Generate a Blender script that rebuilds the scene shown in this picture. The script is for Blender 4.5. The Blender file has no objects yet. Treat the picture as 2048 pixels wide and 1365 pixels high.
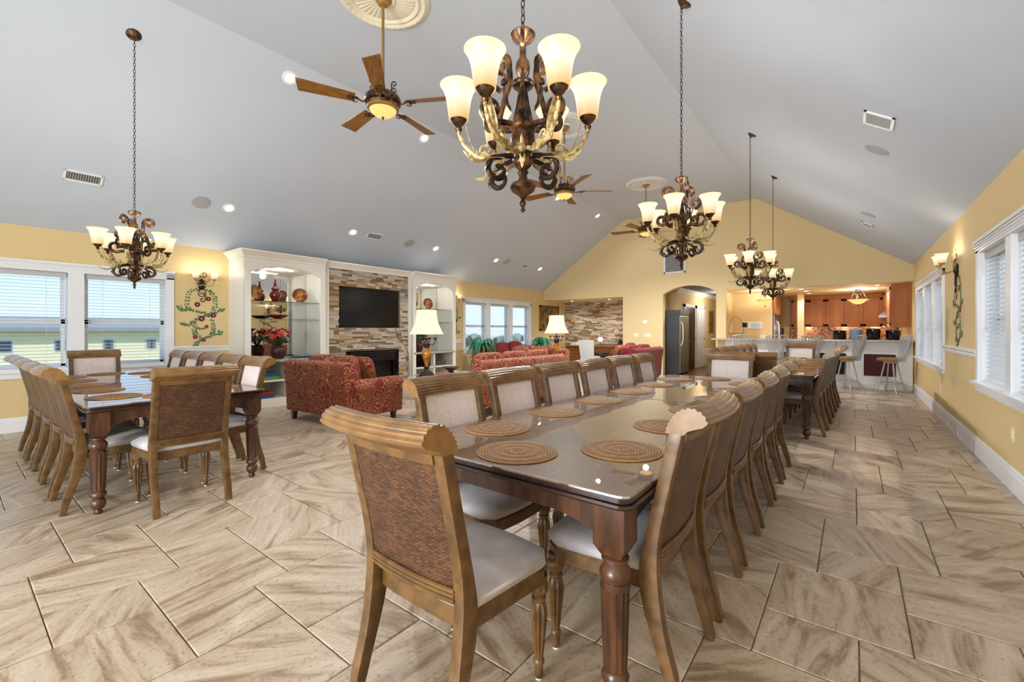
import bpy, bmesh, math, random
from mathutils import Vector, Matrix, noise as mnoise
random.seed(7)
S = bpy.context.scene
COL = S.collection
PI = math.pi
R = math.radians
# ------------------------------------------------------------------ camera
FPX = 881.4
cam_d = bpy.data.cameras.new('camera'); cam = bpy.data.objects.new('camera', cam_d); COL.objects.link(cam)
cam_d.sensor_width = 36.0; cam_d.lens = FPX / 2048 * 36.0
cam_d.shift_y = -21.5 / 2048; cam_d.clip_start = 0.05; cam_d.clip_end = 600
cam.location = (0, 0, 1.30)
cam.rotation_euler = (R(90), 0, math.atan(682 / FPX))
S.camera = cam
S.view_settings.view_transform = 'Standard'; S.view_settings.look = 'None'
S.view_settings.gamma = 1; S.view_settings.use_curve_mapping = False
S.view_settings.exposure = 0.27
# ------------------------------------------------------------------ world: blue sky with white clouds
W = bpy.data.worlds.new('sky'); S.world = W; W.use_nodes = True
nt = W.node_tree; nt.nodes.clear()
def wn(t, **k):
    n = nt.nodes.new(t)
    for a, b in k.items(): setattr(n, a, b)
    return n
geo = wn('ShaderNodeTexCoord'); sep = wn('ShaderNodeSeparateXYZ'); nt.links.new(geo.outputs['Generated'], sep.inputs[0])
ramp = wn('ShaderNodeValToRGB'); nt.links.new(sep.outputs['Z'], ramp.inputs[0])
ramp.color_ramp.elements[0].position = 0.0; ramp.color_ramp.elements[0].color = (.64, .81, 1, 1)
ramp.color_ramp.elements[1].position = .55; ramp.color_ramp.elements[1].color = (.24, .50, .93, 1)
mp = wn('ShaderNodeMapping'); mp.inputs['Scale'].default_value = (3.2, 3.2, 9); nt.links.new(geo.outputs['Generated'], mp.inputs[0])
nz = wn('ShaderNodeTexNoise'); nz.inputs['Scale'].default_value = 1.6; nz.inputs['Detail'].default_value = 7; nt.links.new(mp.outputs[0], nz.inputs[0])
cr = wn('ShaderNodeValToRGB'); cr.color_ramp.elements[0].position = .54; cr.color_ramp.elements[1].position = .74; nt.links.new(nz.outputs[0], cr.inputs[0])
mx = wn('ShaderNodeMixRGB'); mx.inputs[2].default_value = (1, 1, 1, 1); nt.links.new(cr.outputs[0], mx.inputs[0]); nt.links.new(ramp.outputs[0], mx.inputs[1])
bgn = wn('ShaderNodeBackground'); bgn.inputs[1].default_value = 1.1; nt.links.new(mx.outputs[0], bgn.inputs[0])
won = wn('ShaderNodeOutputWorld'); nt.links.new(bgn.outputs[0], won.inputs[0])
# added fill lamps outside the made-up openings of the wall behind the camera
for i, xw in enumerate((-6.6, -4.2, -1.4)):
    ad_ = bpy.data.lights.new('window_daylight', 'AREA'); ad_.shape = 'RECTANGLE'; ad_.size = 1.9; ad_.size_y = 1.9; ad_.energy = (28, 48, 340)[i]; ad_.color = (.90, .96, 1)
    ao_ = bpy.data.objects.new('window_daylight', ad_); COL.objects.link(ao_); ao_.location = (xw, -3.78, 1.35); ao_.rotation_euler = (R(90), 0, 0)
sun_d = bpy.data.lights.new('sun', 'SUN'); sun_d.energy = 2.2; sun_d.angle = R(2); sun_d.color = (1, .97, .92)
sun_o = bpy.data.objects.new('sun', sun_d); COL.objects.link(sun_o); sun_o.rotation_euler = Vector((-.62, .28, -.74)).to_track_quat('-Z', 'Y').to_euler()
LIGHT = 1.0     # common scale of the lamps
# ------------------------------------------------------------------ materials
MATS = {}
def lin(c):
    return tuple(((v / 255) / 12.92 if v / 255 <= .04045 else ((v / 255 + .055) / 1.055) ** 2.4) for v in c)
def mat(name, rgb, rough=.5, metal=0, rgb2=None, scale=8, stretch=(1, 1, 1), bump=0, bscale=None, detail=4, emit=0, emit_rgb=None,
        alpha=1, trans=0, ior=1.45, coat=0, coat_rough=.03, lo=.35, hi=.65, subs=0, sheen=0, spec=.5, coords='Object', rand=0, island=False):
    m = bpy.data.materials.new(name); m.use_nodes = True; t = m.node_tree; b = t.nodes['Principled BSDF']
    N = t.nodes.new; L = t.links.new
    c1 = (*lin(rgb), 1); b.inputs['Base Color'].default_value = c1
    b.inputs['Roughness'].default_value = rough; b.inputs['Metallic'].default_value = metal
    b.inputs['IOR'].default_value = ior; b.inputs['Specular IOR Level'].default_value = spec
    if coat: b.inputs['Coat Weight'].default_value = coat; b.inputs['Coat Roughness'].default_value = coat_rough
    if coat > .99: b.inputs['Coat IOR'].default_value = 3.6
    if trans: b.inputs['Transmission Weight'].default_value = trans
    if alpha < 1: b.inputs['Alpha'].default_value = alpha
    if sheen: b.inputs['Sheen Weight'].default_value = sheen
    if emit:
        b.inputs['Emission Color'].default_value = (*lin(emit_rgb or rgb), 1); b.inputs['Emission Strength'].default_value = emit
    if rgb2 or bump or rand:
        tc = N('ShaderNodeTexCoord'); mpn = N('ShaderNodeMapping'); mpn.inputs['Scale'].default_value = stretch
        L(tc.outputs[coords], mpn.inputs[0])
        vec = mpn.outputs[0]
        if rand:
            oi = N('ShaderNodeObjectInfo'); gi = N('ShaderNodeNewGeometry'); ad = N('ShaderNodeMath'); ad.operation = 'ADD'
            L(oi.outputs['Random'], ad.inputs[0])
            if island: L(gi.outputs['Random Per Island'], ad.inputs[1])
            else: ad.inputs[1].default_value = 0
            mu = N('ShaderNodeMath'); mu.operation = 'MULTIPLY'; mu.inputs[1].default_value = rand; L(ad.outputs[0], mu.inputs[0])
            cb = N('ShaderNodeCombineXYZ'); L(mu.outputs[0], cb.inputs[0]); L(mu.outputs[0], cb.inputs[1]); L(mu.outputs[0], cb.inputs[2])
            va = N('ShaderNodeVectorMath'); L(vec, va.inputs[0]); L(cb.outputs[0], va.inputs[1]); vec = va.outputs[0]
        nz = N('ShaderNodeTexNoise'); nz.inputs['Scale'].default_value = scale; nz.inputs['Detail'].default_value = detail; L(vec, nz.inputs[0])
        if rgb2:
            rp = N('ShaderNodeValToRGB'); rp.color_ramp.elements[0].position = lo; rp.color_ramp.elements[1].position = hi
            rp.color_ramp.elements[0].color = (*lin(rgb2), 1); rp.color_ramp.elements[1].color = c1
            L(nz.outputs[0], rp.inputs[0]); L(rp.outputs[0], b.inputs['Base Color'])
        if bump:
            n2 = nz
            if bscale:
                n2 = N('ShaderNodeTexNoise'); n2.inputs['Scale'].default_value = bscale; n2.inputs['Detail'].default_value = 3; L(vec, n2.inputs[0])
            bp = N('ShaderNodeBump'); bp.inputs['Strength'].default_value = bump; bp.inputs['Distance'].default_value = .01
            L(n2.outputs[0], bp.inputs['Height']); L(bp.outputs[0], b.inputs['Normal'])
    MATS[name] = m
    return m
def nodes_of(m): return m.node_tree, m.node_tree.nodes['Principled BSDF'], m.node_tree.nodes.new, m.node_tree.links.new
mat('wall_yellow', (222, 197, 144), .75, bump=.08, bscale=90)
mat('wall_tan', (224, 202, 154), .75, bump=.08, bscale=90)
mat('ceiling_white', (194, 202, 214), .9, bump=.12, bscale=60)
mat('trim_white', (236, 236, 238), .4)
mat('cabinet_white', (236, 232, 222), .45)
mat('blind_white', (240, 240, 240), .5)
mat('grout', (140, 120, 98), .9, rgb2=(112, 94, 76), scale=20)
mat('glass_pane', (255, 255, 255), 0, trans=1, ior=1.02, alpha=.25)
mat('glass_clear', (235, 248, 244), .01, trans=1, ior=1.2)
mat('mirror', (225, 225, 222), .02, metal=1)
mat('mahogany', (88, 53, 31), .36, rgb2=(52, 29, 17), scale=5, stretch=(6, 6, .8), coat=.25, coat_rough=.12)
mat('mahogany_dark', (58, 26, 18), .3, rgb2=(30, 13, 10), scale=6, coat=.5, coat_rough=.1)
mat('table_glass', (126, 98, 74), .4, rgb2=(104, 78, 56), scale=3, stretch=(6, 1, 1), coat=1, coat_rough=.0, spec=.1)
mat('table_rim', (24, 30, 30), .1, coat=1)
mat('chair_wood', (112, 80, 42), .42, rgb2=(70, 49, 25), scale=16, detail=6, lo=.3, hi=.62, coat=.25, coat_rough=.25, bump=.1, bscale=40)
mat('chair_reed', (142, 104, 60), .3, rgb2=(112, 78, 42), scale=14, coat=.4, coat_rough=.2)
mat('chair_fabric', (238, 224, 220), .85, rgb2=(224, 206, 202), scale=60, sheen=.3, bump=.2, bscale=300)
mat('seat_fabric', (196, 188, 188), .85, rgb2=(164, 158, 162), scale=7, sheen=.4, bump=.2, bscale=300)
mat('glide', (235, 235, 235), .5)
mat('wicker', (178, 116, 52), .6)
mat('bronze', (112, 76, 42), .36, metal=.55, rgb2=(34, 22, 18), scale=26, lo=.4, hi=.62)
mat('bronze_dark', (66, 44, 32), .4, metal=.5, rgb2=(30, 22, 20), scale=30)
mat('gilt_cream', (206, 184, 132), .45, rgb2=(120, 92, 54), scale=45, lo=.35, hi=.55, metal=.2)
mat('fan_wood', (142, 96, 40), .4, rgb2=(104, 64, 24), scale=6, stretch=(1, 8, 1))
mat('medallion', (232, 224, 200), .7)
mat('medallion_white', (216, 216, 216), .7)
mat('rod_gold', (160, 124, 70), .4, metal=.5)
mat('black_gloss', (10, 10, 12), .12)
mat('black_matte', (14, 14, 15), .6)
mat('screen', (8, 8, 9), .18)
mat('steel', (150, 152, 156), .28, metal=.9, rgb2=(120, 122, 126), scale=4, stretch=(1, 1, 30))
mat('steel_dark', (86, 88, 92), .35, metal=.8)
mat('stool_metal', (178, 178, 174), .42, metal=.3)
mat('maple', (190, 118, 58), .5, rgb2=(162, 94, 42), scale=3, stretch=(1, 1, .25))
mat('maple_dark', (128, 66, 26), .45)
mat('desk_wood', (160, 100, 48), .4, rgb2=(118, 68, 28), scale=5, stretch=(.3, 1, 1))
mat('granite', (196, 190, 180), .2, rgb2=(110, 104, 100), scale=70, lo=.4, hi=.55)
mat('plum', (72, 14, 34), .6)
mat('grille_grey', (168, 168, 170), .8)
mat('vent_dark', (90, 90, 92), .8)
mat('ceramic_red', (122, 18, 16), .12, rgb2=(70, 8, 8), scale=6, coat=.8)
mat('ceramic_amber', (190, 128, 26), .14, rgb2=(120, 62, 10), scale=16, coat=.8)
mat('lamp_dark', (62, 40, 32), .35, rgb2=(36, 24, 22), scale=18)
mat('pot_brown', (86, 40, 30), .35, rgb2=(40, 22, 18), scale=5, stretch=(4, 4, .5))
mat('leaf_green', (44, 96, 42), .5, rgb2=(24, 62, 26), scale=12)
mat('fern_green', (70, 168, 124), .5, rgb2=(34, 118, 84), scale=10)
mat('petal_red', (206, 22, 22), .5, rgb2=(150, 8, 10), scale=25)
mat('petal_white', (246, 240, 232), .6)
mat('petal_plum', (128, 24, 62), .8)
mat('paint_green', (104, 136, 98), .8, rgb2=(70, 108, 74), scale=18)
mat('paint_stem', (104, 112, 72), .8)
mat('iron_rust', (84, 60, 44), .5, metal=.4)
mat('iron_grey', (104, 96, 84), .45, metal=.5)
mat('table_green_glass', (190, 226, 214), .03, trans=.85, ior=1.3)
mat('red_velvet', (132, 14, 22), .7, rgb2=(98, 8, 14), scale=6, sheen=.08)
mat('slipcover', (226, 226, 224), .85)
mat('plate_brown', (96, 44, 26), .3, rgb2=(176, 118, 48), scale=9, lo=.42, hi=.55)
mat('book_blue', (34, 74, 128), .6); mat('book_green', (84, 148, 62), .6); mat('book_red', (150, 26, 34), .6)
mat('wood_floor', (120, 66, 30), .3, rgb2=(84, 42, 18), scale=4, stretch=(6, .6, 1))
mat('door_black', (16, 16, 18), .3); mat('door_white', (206, 206, 210), .5)
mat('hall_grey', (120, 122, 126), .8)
mat('picture_dark', (46, 62, 36), .5, rgb2=(150, 110, 60), scale=5, lo=.4, hi=.6)
mat('picture_frame', (170, 128, 60), .4, metal=.4, rgb2=(110, 78, 34), scale=20)
mat('plastic_ivory', (238, 226, 190), .5); mat('plastic_white', (240, 240, 238), .5)
mat('ext_stucco', (244, 234, 190), .8); mat('ext_roof', (150, 152, 154), .8); mat('ext_glass', (70, 84, 98), .15)
mat('ext_white', (244, 244, 244), .7); mat('ext_ground', (150, 158, 130), .9, rgb2=(110, 128, 92), scale=.05)
mat('ext_tree', (74, 100, 66), .9, rgb2=(46, 70, 42), scale=.4)
mat('pot_blue', (120, 150, 170), .3)
mat('shade_glow', (96, 80, 56), .4, emit=1.0, emit_rgb=(255, 226, 158))
mat('bowl_glow', (130, 102, 66), .4, emit=.9, emit_rgb=(255, 202, 120))
mat('lampshade_glow', (170, 152, 136), .8, emit=.62, emit_rgb=(255, 226, 196))
mat('can_glow', (255, 252, 244), .5, emit=6, emit_rgb=(255, 250, 240))
mat('bulb_glow', (255, 240, 214), .5, emit=4, emit_rgb=(255, 240, 214))
# shade glass: brighter towards the bulb at the middle of the shade height
def grade_shade(nm, z0, z1, top, mid, low):
    t, b, N, L = nodes_of(MATS[nm])
    tc = N('ShaderNodeTexCoord'); sp = N('ShaderNodeSeparateXYZ'); L(tc.outputs['Generated'], sp.inputs[0])
    rp = N('ShaderNodeValToRGB'); e = rp.color_ramp.elements
    e[0].position = 0; e[0].color = (*lin(low), 1); e[1].position = 1; e[1].color = (*lin(top), 1)
    m_ = e.new(.62); m_.color = (*lin(mid), 1); L(sp.outputs['Z'], rp.inputs[0]); L(rp.outputs[0], b.inputs['Emission Color'])
grade_shade('shade_glow', 0, 1, (255, 236, 188), (255, 250, 224), (220, 176, 108))
# travertine tile: veined, each tile its own cut of stone
m = mat('travertine', (204, 184, 160), .38, coat=.15, coat_rough=.2)
t, b, N, L = nodes_of(m)
tc = N('ShaderNodeTexCoord'); oi = N('ShaderNodeObjectInfo'); gi = N('ShaderNodeNewGeometry')
ad = N('ShaderNodeMath'); L(oi.outputs['Random'], ad.inputs[0]); L(gi.outputs['Random Per Island'], ad.inputs[1])
rot = N('ShaderNodeVectorRotate'); rot.rotation_type = 'Z_AXIS'; L(tc.outputs['Object'], rot.inputs['Vector'])
ang = N('ShaderNodeMath'); ang.operation = 'MULTIPLY'; ang.inputs[1].default_value = 7.0; L(ad.outputs[0], ang.inputs[0])
ang2 = N('ShaderNodeMath'); ang2.operation = 'ADD'; ang2.inputs[1].default_value = -.55; L(ang.outputs[0], ang2.inputs[0]); L(ang2.outputs[0], rot.inputs['Angle'])
off = N('ShaderNodeMath'); off.operation = 'MULTIPLY'; off.inputs[1].default_value = 37; L(ad.outputs[0], off.inputs[0])
cb = N('ShaderNodeCombineXYZ'); [L(off.outputs[0], cb.inputs[i]) for i in range(3)]
va = N('ShaderNodeVectorMath'); L(rot.outputs[0], va.inputs[0]); L(cb.outputs[0], va.inputs[1])
mp1 = N('ShaderNodeMapping'); mp1.inputs['Scale'].default_value = (1.5, 9, 1); L(va.outputs[0], mp1.inputs[0])
n1 = N('ShaderNodeTexNoise'); n1.inputs['Scale'].default_value = 1.2; n1.inputs['Detail'].default_value = 9; n1.inputs['Roughness'].default_value = .66; n1.inputs['Distortion'].default_value = .7; L(mp1.outputs[0], n1.inputs[0])
r1 = N('ShaderNodeValToRGB'); e = r1.color_ramp.elements
e[0].position = .36; e[0].color = (*lin((144, 119, 93)), 1); e[1].position = .64; e[1].color = (*lin((206, 190, 168)), 1)
k = e.new(.47); k.color = (*lin((184, 163, 139)), 1); L(n1.outputs[0], r1.inputs[0])
n2 = N('ShaderNodeTexNoise'); n2.inputs['Scale'].default_value = 55; n2.inputs['Detail'].default_value = 7; L(va.outputs[0], n2.inputs[0])
r2 = N('ShaderNodeValToRGB'); r2.color_ramp.elements[0].position = .3; r2.color_ramp.elements[0].color = (.60, .53, .46, 1); r2.color_ramp.elements[1].position = .44; r2.color_ramp.elements[1].color = (1, 1, 1, 1); L(n2.outputs[0], r2.inputs[0])
mm = N('ShaderNodeMixRGB'); mm.blend_type = 'MULTIPLY'; mm.inputs[0].default_value = .75; L(r1.outputs[0], mm.inputs[1]); L(r2.outputs[0], mm.inputs[2])
L(mm.outputs[0], b.inputs['Base Color'])
bp = N('ShaderNodeBump'); bp.inputs['Strength'].default_value = .12; bp.inputs['Distance'].default_value = .004; L(n2.outputs[0], bp.inputs['Height']); L(bp.outputs[0], b.inputs['Normal'])
# ledger stone, colour by piece
m = mat('ledger_stone', (190, 170, 140), .75)
t, b, N, L = nodes_of(m)
oi = N('ShaderNodeObjectInfo'); gi = N('ShaderNodeNewGeometry'); ad = N('ShaderNodeMath'); L(oi.outputs['Random'], ad.inputs[0]); L(gi.outputs['Random Per Island'], ad.inputs[1])
fr = N('ShaderNodeMath'); fr.operation = 'FRACT'; L(ad.outputs[0], fr.inputs[0])
rp = N('ShaderNodeValToRGB'); rp.color_ramp.interpolation = 'CONSTANT'; e = rp.color_ramp.elements
cs = [(196, 186, 172), (150, 124, 92), (208, 200, 190), (164, 152, 138), (176, 136, 92), (214, 204, 184), (126, 112, 98), (190, 168, 130), (182, 178, 174), (140, 104, 66), (202, 186, 156)]
e[0].color = (*lin(cs[0]), 1); e[1].position = 1 / 11; e[1].color = (*lin(cs[1]), 1)
for i in range(2, 11): q = e.new(i / 11); q.color = (*lin(cs[i]), 1)
L(fr.outputs[0], rp.inputs[0])
tc = N('ShaderNodeTexCoord'); n1 = N('ShaderNodeTexNoise'); n1.inputs['Scale'].default_value = 22; n1.inputs['Detail'].default_value = 5; L(tc.outputs['Object'], n1.inputs[0])
r2 = N('ShaderNodeValToRGB'); r2.color_ramp.elements[0].position = .25; r2.color_ramp.elements[0].color = (.62, .58, .54, 1); r2.color_ramp.elements[1].position = .6; L(n1.outputs[0], r2.inputs[0])
mm = N('ShaderNodeMixRGB'); mm.blend_type = 'MULTIPLY'; mm.inputs[0].default_value = .8; L(rp.outputs[0], mm.inputs[1]); L(r2.outputs[0], mm.inputs[2]); L(mm.outputs[0], b.inputs['Base Color'])
bp = N('ShaderNodeBump'); bp.inputs['Strength'].default_value = .4; bp.inputs['Distance'].default_value = .01; L(n1.outputs[0], bp.inputs['Height']); L(bp.outputs[0], b.inputs['Normal'])
# woven rattan: fine herringbone strips
def weave(nm, c1, c2, sc, coords='Object', mapping=None, bump=.6):
    m = MATS[nm] if nm in MATS else mat(nm, c1, .5, coat=.2, coat_rough=.3)
    t, b, N, L = nodes_of(m)
    tc = N('ShaderNodeTexCoord'); mp = N('ShaderNodeMapping'); L(tc.outputs[coords], mp.inputs[0])
    if mapping: mp.inputs['Rotation'].default_value = mapping
    w1 = N('ShaderNodeTexBrick'); w1.inputs['Scale'].default_value = sc; w1.offset = .5
    w1.inputs['Color1'].default_value = (*lin(c1), 1); w1.inputs['Color2'].default_value = (*lin(c2), 1); w1.inputs['Mortar'].default_value = (*lin(tuple(v * .35 for v in c2)), 1)
    w1.inputs['Mortar Size'].default_value = .03; w1.inputs['Brick Width'].default_value = .55; w1.inputs['Row Height'].default_value = .25
    L(mp.outputs[0], w1.inputs['Vector'])
    nz = N('ShaderNodeTexNoise'); nz.inputs['Scale'].default_value = 11; nz.inputs['Detail'].default_value = 5; L(tc.outputs[coords], nz.inputs[0])
    rr = N('ShaderNodeValToRGB'); rr.color_ramp.elements[0].position = .3; rr.color_ramp.elements[0].color = (.5, .45, .42, 1); rr.color_ramp.elements[1].position = .65; L(nz.outputs[0], rr.inputs[0])
    mm = N('ShaderNodeMixRGB'); mm.blend_type = 'MULTIPLY'; mm.inputs[0].default_value = .8; L(w1.outputs[0], mm.inputs[1]); L(rr.outputs[0], mm.inputs[2]); L(mm.outputs[0], b.inputs['Base Color'])
    bp = N('ShaderNodeBump'); bp.inputs['Strength'].default_value = bump; bp.inputs['Distance'].default_value = .003; bp.invert = True; L(w1.outputs['Fac'], bp.inputs['Height']); L(bp.outputs[0], b.inputs['Normal'])
weave('rattan', (116, 74, 42), (72, 43, 25), 38, mapping=(R(90), R(45), 0))
# paisley upholstery: swirled cream and gold figures on brick red
m = mat('paisley', (150, 40, 40), .8, sheen=.06)
t, b, N, L = nodes_of(m)
tc = N('ShaderNodeTexCoord'); nd = N('ShaderNodeTexNoise'); nd.inputs['Scale'].default_value = 5; nd.inputs['Detail'].default_value = 1; L(tc.outputs['Object'], nd.inputs[0])
mxv = N('ShaderNodeMixRGB'); mxv.inputs[0].default_value = .16; L(tc.outputs['Object'], mxv.inputs[1]); L(nd.outputs['Color'], mxv.inputs[2])
vo = N('ShaderNodeTexVoronoi'); vo.inputs['Scale'].default_value = 8; L(mxv.outputs[0], vo.inputs['Vector'])
ml = N('ShaderNodeMath'); ml.operation = 'MULTIPLY'; ml.inputs[1].default_value = 30; L(vo.outputs['Distance'], ml.inputs[0])
sn = N('ShaderNodeMath'); sn.operation = 'SINE'; L(ml.outputs[0], sn.inputs[0])
r1 = N('ShaderNodeValToRGB'); e = r1.color_ramp.elements; e[0].position = .55; e[0].color = (*lin((120, 26, 32)), 1); e[1].position = .86; e[1].color = (*lin((178, 134, 84)), 1)
L(sn.outputs[0], r1.inputs[0])
n2 = N('ShaderNodeTexNoise'); n2.inputs['Scale'].default_value = 16; n2.inputs['Detail'].default_value = 3; n2.inputs['Distortion'].default_value = 2.5; L(tc.outputs['Object'], n2.inputs[0])
r2 = N('ShaderNodeValToRGB'); r2.color_ramp.elements[0].position = .54; r2.color_ramp.elements[1].position = .6; L(n2.outputs[0], r2.inputs[0])
mm = N('ShaderNodeMixRGB'); mm.inputs[2].default_value = (*lin((150, 96, 52)), 1); L(r2.outputs[0], mm.inputs[0]); L(r1.outputs[0], mm.inputs[1]); L(mm.outputs[0], b.inputs['Base Color'])
# placemat: concentric coils
m = MATS['wicker']; t, b, N, L = nodes_of(m)
tc = N('ShaderNodeTexCoord'); ln = N('ShaderNodeVectorMath'); ln.operation = 'LENGTH'; L(tc.outputs['Object'], ln.inputs[0])
ml = N('ShaderNodeMath'); ml.operation = 'MULTIPLY'; ml.inputs[1].default_value = 520; L(ln.outputs['Value'], ml.inputs[0]); sn = N('ShaderNodeMath'); sn.operation = 'SINE'; L(ml.outputs[0], sn.inputs[0])
nz = N('ShaderNodeTexNoise'); nz.inputs['Scale'].default_value = 170; L(tc.outputs['Object'], nz.inputs[0])
ad = N('ShaderNodeMath'); L(sn.outputs[0], ad.inputs[0]); n4 = N('ShaderNodeMath'); n4.operation = 'MULTIPLY'; n4.inputs[1].default_value = 4; L(nz.outputs[0], n4.inputs[0]); L(n4.outputs[0], ad.inputs[1])
rp = N('ShaderNodeValToRGB'); e = rp.color_ramp.elements; e[0].position = .25; e[0].color = (*lin((88, 54, 26)), 1); e[1].position = .95; e[1].color = (*lin((190, 140, 82)), 1)
dv = N('ShaderNodeMath'); dv.operation = 'MULTIPLY'; dv.inputs[1].default_value = .3; L(ad.outputs[0], dv.inputs[0]); L(dv.outputs[0], rp.inputs[0]); L(rp.outputs[0], b.inputs['Base Color'])
bp = N('ShaderNodeBump'); bp.inputs['Strength'].default_value = .5; bp.inputs['Distance'].default_value = .003; L(ad.outputs[0], bp.inputs['Height']); L(bp.outputs[0], b.inputs['Normal'])
# mosaic backsplash
m = mat('backsplash', (170, 120, 80), .4)
t, b, N, L = nodes_of(m); tc = N('ShaderNodeTexCoord'); vo = N('ShaderNodeTexVoronoi'); vo.inputs['Scale'].default_value = 18; L(tc.outputs['Object'], vo.inputs['Vector'])
rp = N('ShaderNodeValToRGB'); e = rp.color_ramp.elements; e[0].color = (*lin((70, 40, 36)), 1); e[1].color = (*lin((214, 160, 110)), 1); q = e.new(.5); q.color = (*lin((170, 104, 60)), 1); sp = N('ShaderNodeSeparateColor'); L(vo.outputs['Color'], sp.inputs[0]); L(sp.outputs[0], rp.inputs[0]); L(rp.outputs[0], b.inputs['Base Color'])
# ------------------------------------------------------------------ mesh helpers
class MB:
    def __init__(s): s.v = []; s.f = []
    def add(s, v, f, M=None):
        o = len(s.v)
        s.v += [tuple(M @ Vector(p)) for p in v] if M else [tuple(p) for p in v]
        s.f += [tuple(i + o for i in q) for q in f]
        return s
    def box(s, x0, x1, y0, y1, z0, z1, M=None):
        v = [(x0, y0, z0), (x1, y0, z0), (x1, y1, z0), (x0, y1, z0), (x0, y0, z1), (x1, y0, z1), (x1, y1, z1), (x0, y1, z1)]
        return s.add(v, [(3, 2, 1, 0), (4, 5, 6, 7), (0, 1, 5, 4), (1, 2, 6, 5), (2, 3, 7, 6), (3, 0, 4, 7)], M)
    def loft(s, rings, closed=True, caps=True, M=None):
        n = len(rings[0]); v = [p for r in rings for p in r]; f = []
        for i in range(len(rings) - 1):
            for j in range(n if closed else n - 1):
                k = (j + 1) % n; f.append((i * n + j, i * n + k, (i + 1) * n + k, (i + 1) * n + j))
        if caps and closed: f.append(tuple(range(n - 1, -1, -1))); f.append(tuple((len(rings) - 1) * n + j for j in range(n)))
        return s.add(v, f, M)
    def tube(s, pts, r, n=8, M=None, flat=1.0, up=None, caps=True):
        pts = [Vector(p) for p in pts]; m = len(pts); rr = r if hasattr(r, '__len__') else [r] * m
        rings = []; u = None
        for i, p in enumerate(pts):
            d = (pts[min(i + 1, m - 1)] - pts[max(i - 1, 0)])
            d = d.normalized() if d.length > 1e-9 else Vector((0, 0, 1))
            if u is None:
                a = Vector(up) if up else (Vector((0, 0, 1)) if abs(d.z) < .9 else Vector((1, 0, 0)))
                u = (a - d * a.dot(d)).normalized()
            else:
                u = u - d * u.dot(d); u = u.normalized() if u.length > 1e-6 else d.orthogonal().normalized()
            w = d.cross(u)
            rings.append([tuple(p + (u * math.cos(2 * PI * j / n) * flat + w * math.sin(2 * PI * j / n)) * rr[i]) for j in range(n)])
        return s.loft(rings, caps=caps, M=M)
    def lathe(s, prof, n=24, M=None, flute=None, caps=True):
        # prof: (r, z) or (r, z, depth of fluting); flute = number of flutes
        rings = []
        for q in prof:
            r, z = q[0], q[1]; dp = q[2] if len(q) > 2 else 0
            rings.append([((r * (1 - dp * (.5 + .5 * math.cos(flute * 2 * PI * j / n))) if dp else r) * math.cos(2 * PI * j / n),
                           (r * (1 - dp * (.5 + .5 * math.cos(flute * 2 * PI * j / n))) if dp else r) * math.sin(2 * PI * j / n), z) for j in range(n)])
        return s.loft(rings, caps=caps, M=M)
    def prism(s, poly, a, b, plane='xz', M=None):
        def P(p, t): return {'xz': (p[0], t, p[1]), 'yz': (t, p[0], p[1]), 'xy': (p[0], p[1], t)}[plane]
        return s.loft([[P(p, a) for p in poly], [P(p, b) for p in poly]], M=M)
def T(x=0, y=0, z=0, rz=0, rx=0, ry=0, s=1):
    return Matrix.Translation((x, y, z)) @ Matrix.Rotation(rz, 4, 'Z') @ Matrix.Rotation(ry, 4, 'Y') @ Matrix.Rotation(rx, 4, 'X') @ Matrix.Scale(s, 4)
def mesh(mb, name, m, smooth=True, angle=42, bevel=0):
    me = bpy.data.meshes.new(name); me.from_pydata(mb.v, [], mb.f)
    bm = bmesh.new(); bm.from_mesh(me); bmesh.ops.recalc_face_normals(bm, faces=bm.faces)
    if bevel: bmesh.ops.bevel(bm, geom=[e for e in bm.edges if len(e.link_faces) == 2 and e.calc_face_angle(0) > .6], offset=bevel, segments=2, affect='EDGES', profile=.6)
    bm.to_mesh(me); bm.free()
    me.materials.append(MATS[m])
    if smooth: me.shade_smooth(); me.set_sharp_from_angle(angle=R(angle))
    me.update()
    return me
def link(name, me, parent=None, loc=None, rz=None, rot=None):
    o = bpy.data.objects.new(name, me); COL.objects.link(o)
    if parent: o.parent = parent
    if loc: o.location = loc
    if rz is not None: o.rotation_euler = (0, 0, rz)
    if rot: o.rotation_euler = rot
    return o
def part(name, mb, m, parent, smooth=True, bevel=0, label=None, angle=42, kind=None):
    o = link(name, mesh(mb, name, m, smooth, angle, bevel), parent)
    if label: o['label'] = label
    if kind: o['kind'] = kind
    return o
def tag(o, label, cat, group=None):
    o['label'] = label; o['category'] = cat
    if group: o['group'] = group
    return o
def thing(name, label, cat, loc=(0, 0, 0), rz=0, group=None):
    o = bpy.data.objects.new(name, None); COL.objects.link(o); o.location = loc; o.rotation_euler = (0, 0, rz); o.empty_display_size = .1
    return tag(o, label, cat, group)
def struct(name, mb, m, smooth=False, bevel=0):
    o = part(name, mb, m, None, smooth, bevel); o['kind'] = 'structure'; return o
def dup(root, loc, rz=0, label=None, group=None):
    def cp(o, par):
        c = o.copy(); COL.objects.link(c); c.parent = par
        for ch in o.children: cp(ch, c)
        return c
    r = cp(root, None); r.location = loc; r.rotation_euler = (0, 0, rz)
    if label: r['label'] = label
    if group: r['group'] = group
    return r
def spiral(cx, cy, r0, r1, a0, a1, n=14):
    return [(cx + (r0 + (r1 - r0) * i / n) * math.cos(a0 + (a1 - a0) * i / n), cy + (r0 + (r1 - r0) * i / n) * math.sin(a0 + (a1 - a0) * i / n)) for i in range(n + 1)]
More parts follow.
